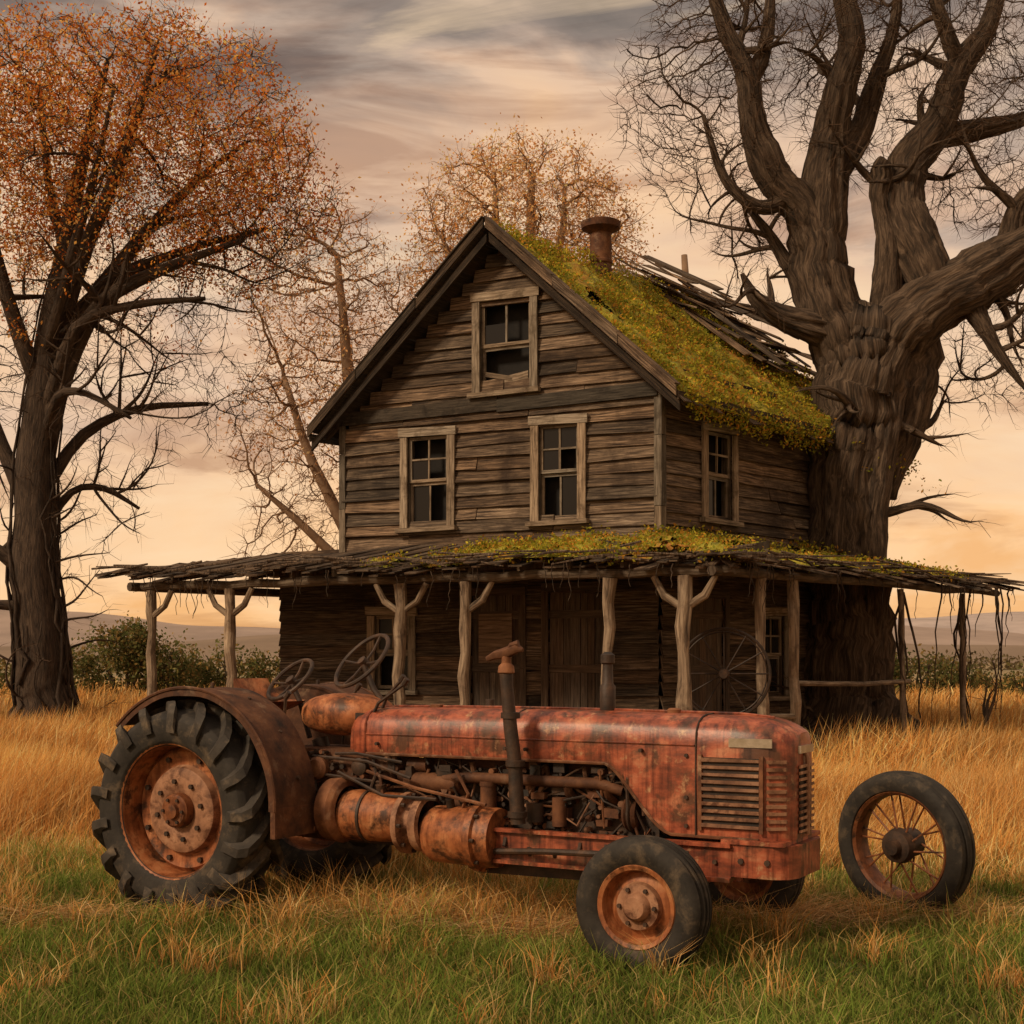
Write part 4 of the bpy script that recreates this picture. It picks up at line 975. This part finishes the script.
limbsN=[[(0,0,-70,18),(0,0,120,14),(0,0,250,11),(0,0,330,8),(5,0,420,5),(8,0,480,3)],[(0,0,260,8),(-50,0,340,6),(-80,0,410,3)],[(0,0,280,8),(50,0,350,6),(85,0,410,3)],[(0,0,330,6),(-25,0,410,4),(-30,0,470,2)],[(0,0,320,6),(35,0,410,4),(40,0,470,2)]]
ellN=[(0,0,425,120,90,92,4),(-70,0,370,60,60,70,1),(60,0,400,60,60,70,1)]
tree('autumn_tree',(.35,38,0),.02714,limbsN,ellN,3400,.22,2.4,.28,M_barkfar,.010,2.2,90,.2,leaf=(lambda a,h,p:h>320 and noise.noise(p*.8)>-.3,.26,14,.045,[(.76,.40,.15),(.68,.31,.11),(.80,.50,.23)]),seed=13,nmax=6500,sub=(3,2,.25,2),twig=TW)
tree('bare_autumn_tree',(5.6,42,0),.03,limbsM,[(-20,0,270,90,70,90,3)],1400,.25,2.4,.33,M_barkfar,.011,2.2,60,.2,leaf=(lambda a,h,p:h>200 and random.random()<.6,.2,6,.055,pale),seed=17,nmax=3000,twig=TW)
# bushes
def bush(name,base,blobs,n,size,cols):
    root=empty(name,base); cen=[]
    for _ in range(n):
        bl=random.choice(blobs); p=V((random.gauss(0,1),random.gauss(0,1),random.gauss(0,1))).normalized()*random.uniform(.55,1)
        q=V((bl[0]+p.x*bl[3],bl[1]+p.y*bl[4],bl[2]+p.z*bl[5]))
        q+=p*.25*noise.noise(q*1.2)*bl[3]
        if q.z>-.1: cen.append(q)
    cn=np.array([tuple(q) for q in cen]); ti=np.array([.4+1.0*(.5+.5*noise.noise(V(c)*1.3))+.12*c[2]/2 for c in cn])
    leaves('foliage',cn,.14,9,size,cols,M_leaf,root,ti)
    mb=MB()
    for bl in blobs:
        for k in range(4): tube(mb,[(bl[0]*.6,bl[1],0),(bl[0]+random.uniform(-.3,.3),bl[1],bl[2]*.6),(bl[0]+random.uniform(-.8,.8)*bl[3],bl[1]+random.uniform(-.5,.5),bl[2]+bl[5]*.7)],[.06,.04,.015],5)
    mb.obj('stems',M_bark2,root)
gc=[(.13,.13,.045),(.095,.105,.035),(.19,.16,.055),(.25,.16,.055)]
random.seed(21)
bush('bush',(-12.3,44,.2),[(0,0,1.2,1.7,1.2,1.3),(-1.6,0,.9,1.2,1,1.0),(1.4,.2,1.0,1.2,1,1.0),(.3,0,1.8,.9,.8,.8)],1000,.07,gc)
bush('bush',(-9.2,46,.2),[(0,0,.9,1.4,1,1.0),(1.5,0,.8,1.3,1,.9),(-1.3,0,.7,1,1,.8),(2.8,0,.8,1,.8,.9)],900,.07,gc)
bush('bush',(-14.9,40,.2),[(0,0,.7,1,1,.8),(-1.5,0,.6,1,1,.7)],300,.07,gc)
bush('bush',(12.8,44,.2),[(0,0,.8,1.5,1,.9),(1.4,0,.6,1.1,1,.7),(-1.3,0,.9,1.0,1,.9)],700,.07,gc)
bush('bush',(15.6,42,.2),[(0,0,.6,1,1,.6),(1.1,0,.5,1,1,.5)],250,.07,gc)
cen=[]
for _ in range(1800):
    x=random.uniform(-75,75); k=noise.noise(V((x*.09,3,0)))
    if k<-.05: continue
    y=150+8*math.sin(x*.05); h=1.0+2.2*k
    cen.append((x,y+random.uniform(-3,3),random.random()*h))
leaves('distant_hedgerow',np.array(cen),.4,5,.3,[(.17,.13,.07),(.21,.15,.08),(.15,.125,.06)],M_leaf)

# ---------------------------------------------------------------- grass
det_=a2.x*b2.y-a2.y*b2.x
def inhouse(x,y,mg=0):
    dx=x-HX;dy=y-HY; s=(dx*b2.y-dy*b2.x)/det_; t=(a2.x*dy-a2.y*dx)/det_
    return (s>-2.25-mg)&(s<7.5+mg)&(t>-2.25-mg)&(t<LEN+1)
def patch(x,y,f=1.0,p=0): return .5+.25*np.sin(x*1.1*f+p+1.3*np.sin(y*.8*f))+.25*np.sin(y*1.7*f+p*2+1.1*np.sin(x*1.5*f+1))
def pal(n,cols,ws):
    c=np.array(cols)[rng.choice(len(cols),n,p=np.array(ws)/sum(ws))]; return c*rng.uniform(.75,1.25,n)[:,None]
def scatter(n,y0,y1,powr=1.0,mx=1.5):
    y=y0+(y1-y0)*rng.random(n)**powr; hw_=y*.366+mx; x=rng.uniform(-1,1,n)*hw_; return x,y
VS=[];TS=[];CS=[];off=0
def push(r):
    global off
    v,t,c=r; VS.append(v);TS.append(t+off);CS.append(c);off+=len(v)
def flush(name):
    global VS,TS,CS,off
    o=soup(name,np.concatenate(VS),np.concatenate(TS),np.concatenate(CS),M_grass); VS=[];TS=[];CS=[];off=0; return o
gold=[(.70,.39,.13),(.62,.31,.09),(.78,.52,.23),(.54,.24,.065),(.42,.26,.09)]
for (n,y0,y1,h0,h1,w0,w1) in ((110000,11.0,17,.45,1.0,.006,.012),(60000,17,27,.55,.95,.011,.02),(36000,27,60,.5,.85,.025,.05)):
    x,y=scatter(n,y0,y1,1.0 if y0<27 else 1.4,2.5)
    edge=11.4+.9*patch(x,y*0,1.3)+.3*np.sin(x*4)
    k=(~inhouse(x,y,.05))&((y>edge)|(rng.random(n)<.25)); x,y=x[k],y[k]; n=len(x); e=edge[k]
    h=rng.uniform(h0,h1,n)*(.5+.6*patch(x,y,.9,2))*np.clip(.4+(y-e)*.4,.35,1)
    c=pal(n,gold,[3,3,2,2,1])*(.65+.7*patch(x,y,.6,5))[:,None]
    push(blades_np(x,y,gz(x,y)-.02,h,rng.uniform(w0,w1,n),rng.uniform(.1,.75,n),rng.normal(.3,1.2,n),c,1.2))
flush('dry_tall_grass')
green=[(.15,.21,.035),(.21,.25,.05),(.10,.15,.028),(.28,.26,.07),(.46,.33,.13)]
x,y=scatter(200000,5.6,12.8,.9,1.0); n=len(x)
P=patch(x,y,1.2,1)*.6+patch(x,y,3.1,4)*.4
h=rng.uniform(.04,.13,n)*(.5+1.6*P); h*=np.where(rng.random(n)<.08,1.8,1)
c=pal(n,green,[4,3,3,3,1.4])*(.5+.9*P)[:,None]
dry=np.clip((patch(x,y,.8,7)-.45)*1.5+(y-9.2)*.22,0,1)[:,None]*(rng.random((n,1))<.6)
c=c*(1-dry)+np.array([(.44,.28,.10)])*dry*rng.uniform(.6,1.2,(n,1))
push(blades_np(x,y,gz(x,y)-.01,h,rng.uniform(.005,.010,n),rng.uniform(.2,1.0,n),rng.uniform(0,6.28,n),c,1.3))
for k in range(620):
    cy=5.8+6.4*random.random()**.8; cx=random.uniform(-1,1)*(cy*.366+.5); m_=random.randint(20,60); rr=random.uniform(.03,.12)
    x=rng.normal(cx,rr,m_); y=rng.normal(cy,rr,m_); isg=random.random()<max(.15,.8-(cy-7)*.17); g=green if isg else gold
    hk=.95 if isg else random.uniform(.8,1.7)
    push(blades_np(x,y,gz(x,y)-.01,rng.uniform(.1,.26,m_)*hk,rng.uniform(.004,.008,m_),rng.uniform(.2,.9,m_),rng.uniform(0,6.28,m_),pal(m_,g,[3,3,2,2,1]),1.3))
flush('grass')
for (cx,cy,n,sx,sy) in ((-.55,9.3,4200,.5,.28),(.15,8.8,2400,.35,.18),(1.75,9.3,1800,.4,.2),(-2.9,9.3,600,.3,.15),(3.1,9.4,600,.4,.15)):
    x=rng.normal(cx,sx,n);y=rng.normal(cy,sy,n); hh=rng.uniform(.1,.3,n)
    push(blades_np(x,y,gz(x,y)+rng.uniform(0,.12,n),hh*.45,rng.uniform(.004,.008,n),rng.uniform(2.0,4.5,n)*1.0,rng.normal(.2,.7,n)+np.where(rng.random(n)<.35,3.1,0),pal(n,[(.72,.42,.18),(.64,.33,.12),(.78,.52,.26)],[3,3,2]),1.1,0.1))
for k in range(90):
    cx=rng.normal(-.25,.7);cy=rng.normal(9.05,.28); m_=14; x=rng.normal(cx,.05,m_);y=rng.normal(cy,.05,m_)
    push(blades_np(x,y,gz(x,y),rng.uniform(.2,.52,m_),rng.uniform(.004,.007,m_),rng.uniform(.2,1.2,m_),rng.uniform(0,6.28,m_),pal(m_,gold,[3,3,2,2,1]),1.1))
flush('straw')

# ---------------------------------------------------------------- world & sun
w=bpy.data.worlds.new('World'); scene.world=w; w.use_nodes=True; nt=w.node_tree; L=nt.links
bg=nt.nodes['Background']; out=nt.nodes['World Output']
sky=nt.nodes.new('ShaderNodeTexSky'); sky.sky_type='NISHITA'; sky.sun_disc=False
L.new(sky.outputs[0],bg.inputs[0]); bg.inputs[1].default_value=.1
tc=nt.nodes.new('ShaderNodeTexCoord'); sp=nt.nodes.new('ShaderNodeSeparateXYZ'); L.new(tc.outputs['Generated'],sp.inputs[0])
def wm(sc,loc=(0,0,0),rot=0):
    mp=nt.nodes.new('ShaderNodeMapping'); mp.inputs['Scale'].default_value=sc; mp.inputs['Location'].default_value=loc; mp.inputs['Rotation'].default_value=(0,rot,0); L.new(tc.outputs['Generated'],mp.inputs[0]); return mp.outputs[0]
na=noi(nt,wm((2.3,2.3,5.0),(.75,.1,.35),.18),1.9,7,.52,.5); nb_=noi(nt,wm((1.5,1.5,9),(2.3,.7,0),.08),2.2,7,.58,.7)
def math_(op,a,b):
    x=nt.nodes.new('ShaderNodeMath'); x.operation=op
    for i_,v in enumerate((a,b)):
        if isinstance(v,(int,float)): x.inputs[i_].default_value=v
        else: L.new(v,x.inputs[i_])
    return x.outputs[0]
e_=math_('ADD',sp.outputs[2],math_('MULTIPLY',math_('SUBTRACT',na.outputs['Fac'],.5),.75))
r=ramp(nt,[(0,(1.0,.53,.21)),(.07,(1.12,.68,.34)),(.16,(1.04,.67,.38)),(.24,(.94,.62,.39)),(.31,(.86,.59,.40)),(.36,(.60,.44,.33)),(.42,(.32,.25,.205)),(.50,(.22,.18,.15)),(.62,(.46,.37,.30)),(1,(1.0,.84,.66))]); L.new(e_,r.inputs[0])
r2=ramp(nt,[(.37,(.58,.49,.46)),(.50,(1,1,1))]); L.new(nb_.outputs['Fac'],r2.inputs[0])
cc=mixc(nt,.8,r.outputs[0],r2.outputs[0],'MULTIPLY')
r3=ramp(nt,[(.52,(0,0,0)),(.68,(1,1,1))]); L.new(nb_.outputs['Fac'],r3.inputs[0])
cc=mixc(nt,math_('MULTIPLY',r3.outputs[0],.55),cc,(1.1,.80,.50))
bg2=nt.nodes.new('ShaderNodeBackground'); L.new(cc,bg2.inputs[0]); bg2.inputs[1].default_value=.95
mx=nt.nodes.new('ShaderNodeMixShader'); mx.inputs[0].default_value=.96; L.new(bg.outputs[0],mx.inputs[1]); L.new(bg2.outputs[0],mx.inputs[2]); L.new(mx.outputs[0],out.inputs[0])
sd=bpy.data.lights.new('sun','SUN'); sd.energy=2.9; sd.angle=math.radians(10); sd.color=(1,.79,.54)
so=bpy.data.objects.new('sun',sd); link(so)
dirv=V((-.66,-.45,.58)).normalized(); so.rotation_euler=dirv.to_track_quat('Z','Y').to_euler()
sky.sun_elevation=math.asin(dirv.z); sky.sun_rotation=math.atan2(dirv.x,dirv.y)
# ---------------------------------------------------------------- camera
cd=bpy.data.cameras.new('camera'); cd.sensor_width=36; cd.lens=1400/1024*36; cd.shift_y=143/1024; cd.clip_end=6000; cd.clip_start=.1
co=bpy.data.objects.new('camera',cd); co.location=(0,0,1.8); co.rotation_euler=(math.pi/2,0,0); link(co); scene.camera=co
scene.view_settings.view_transform='Standard'; scene.view_settings.look='None'; scene.view_settings.exposure=0
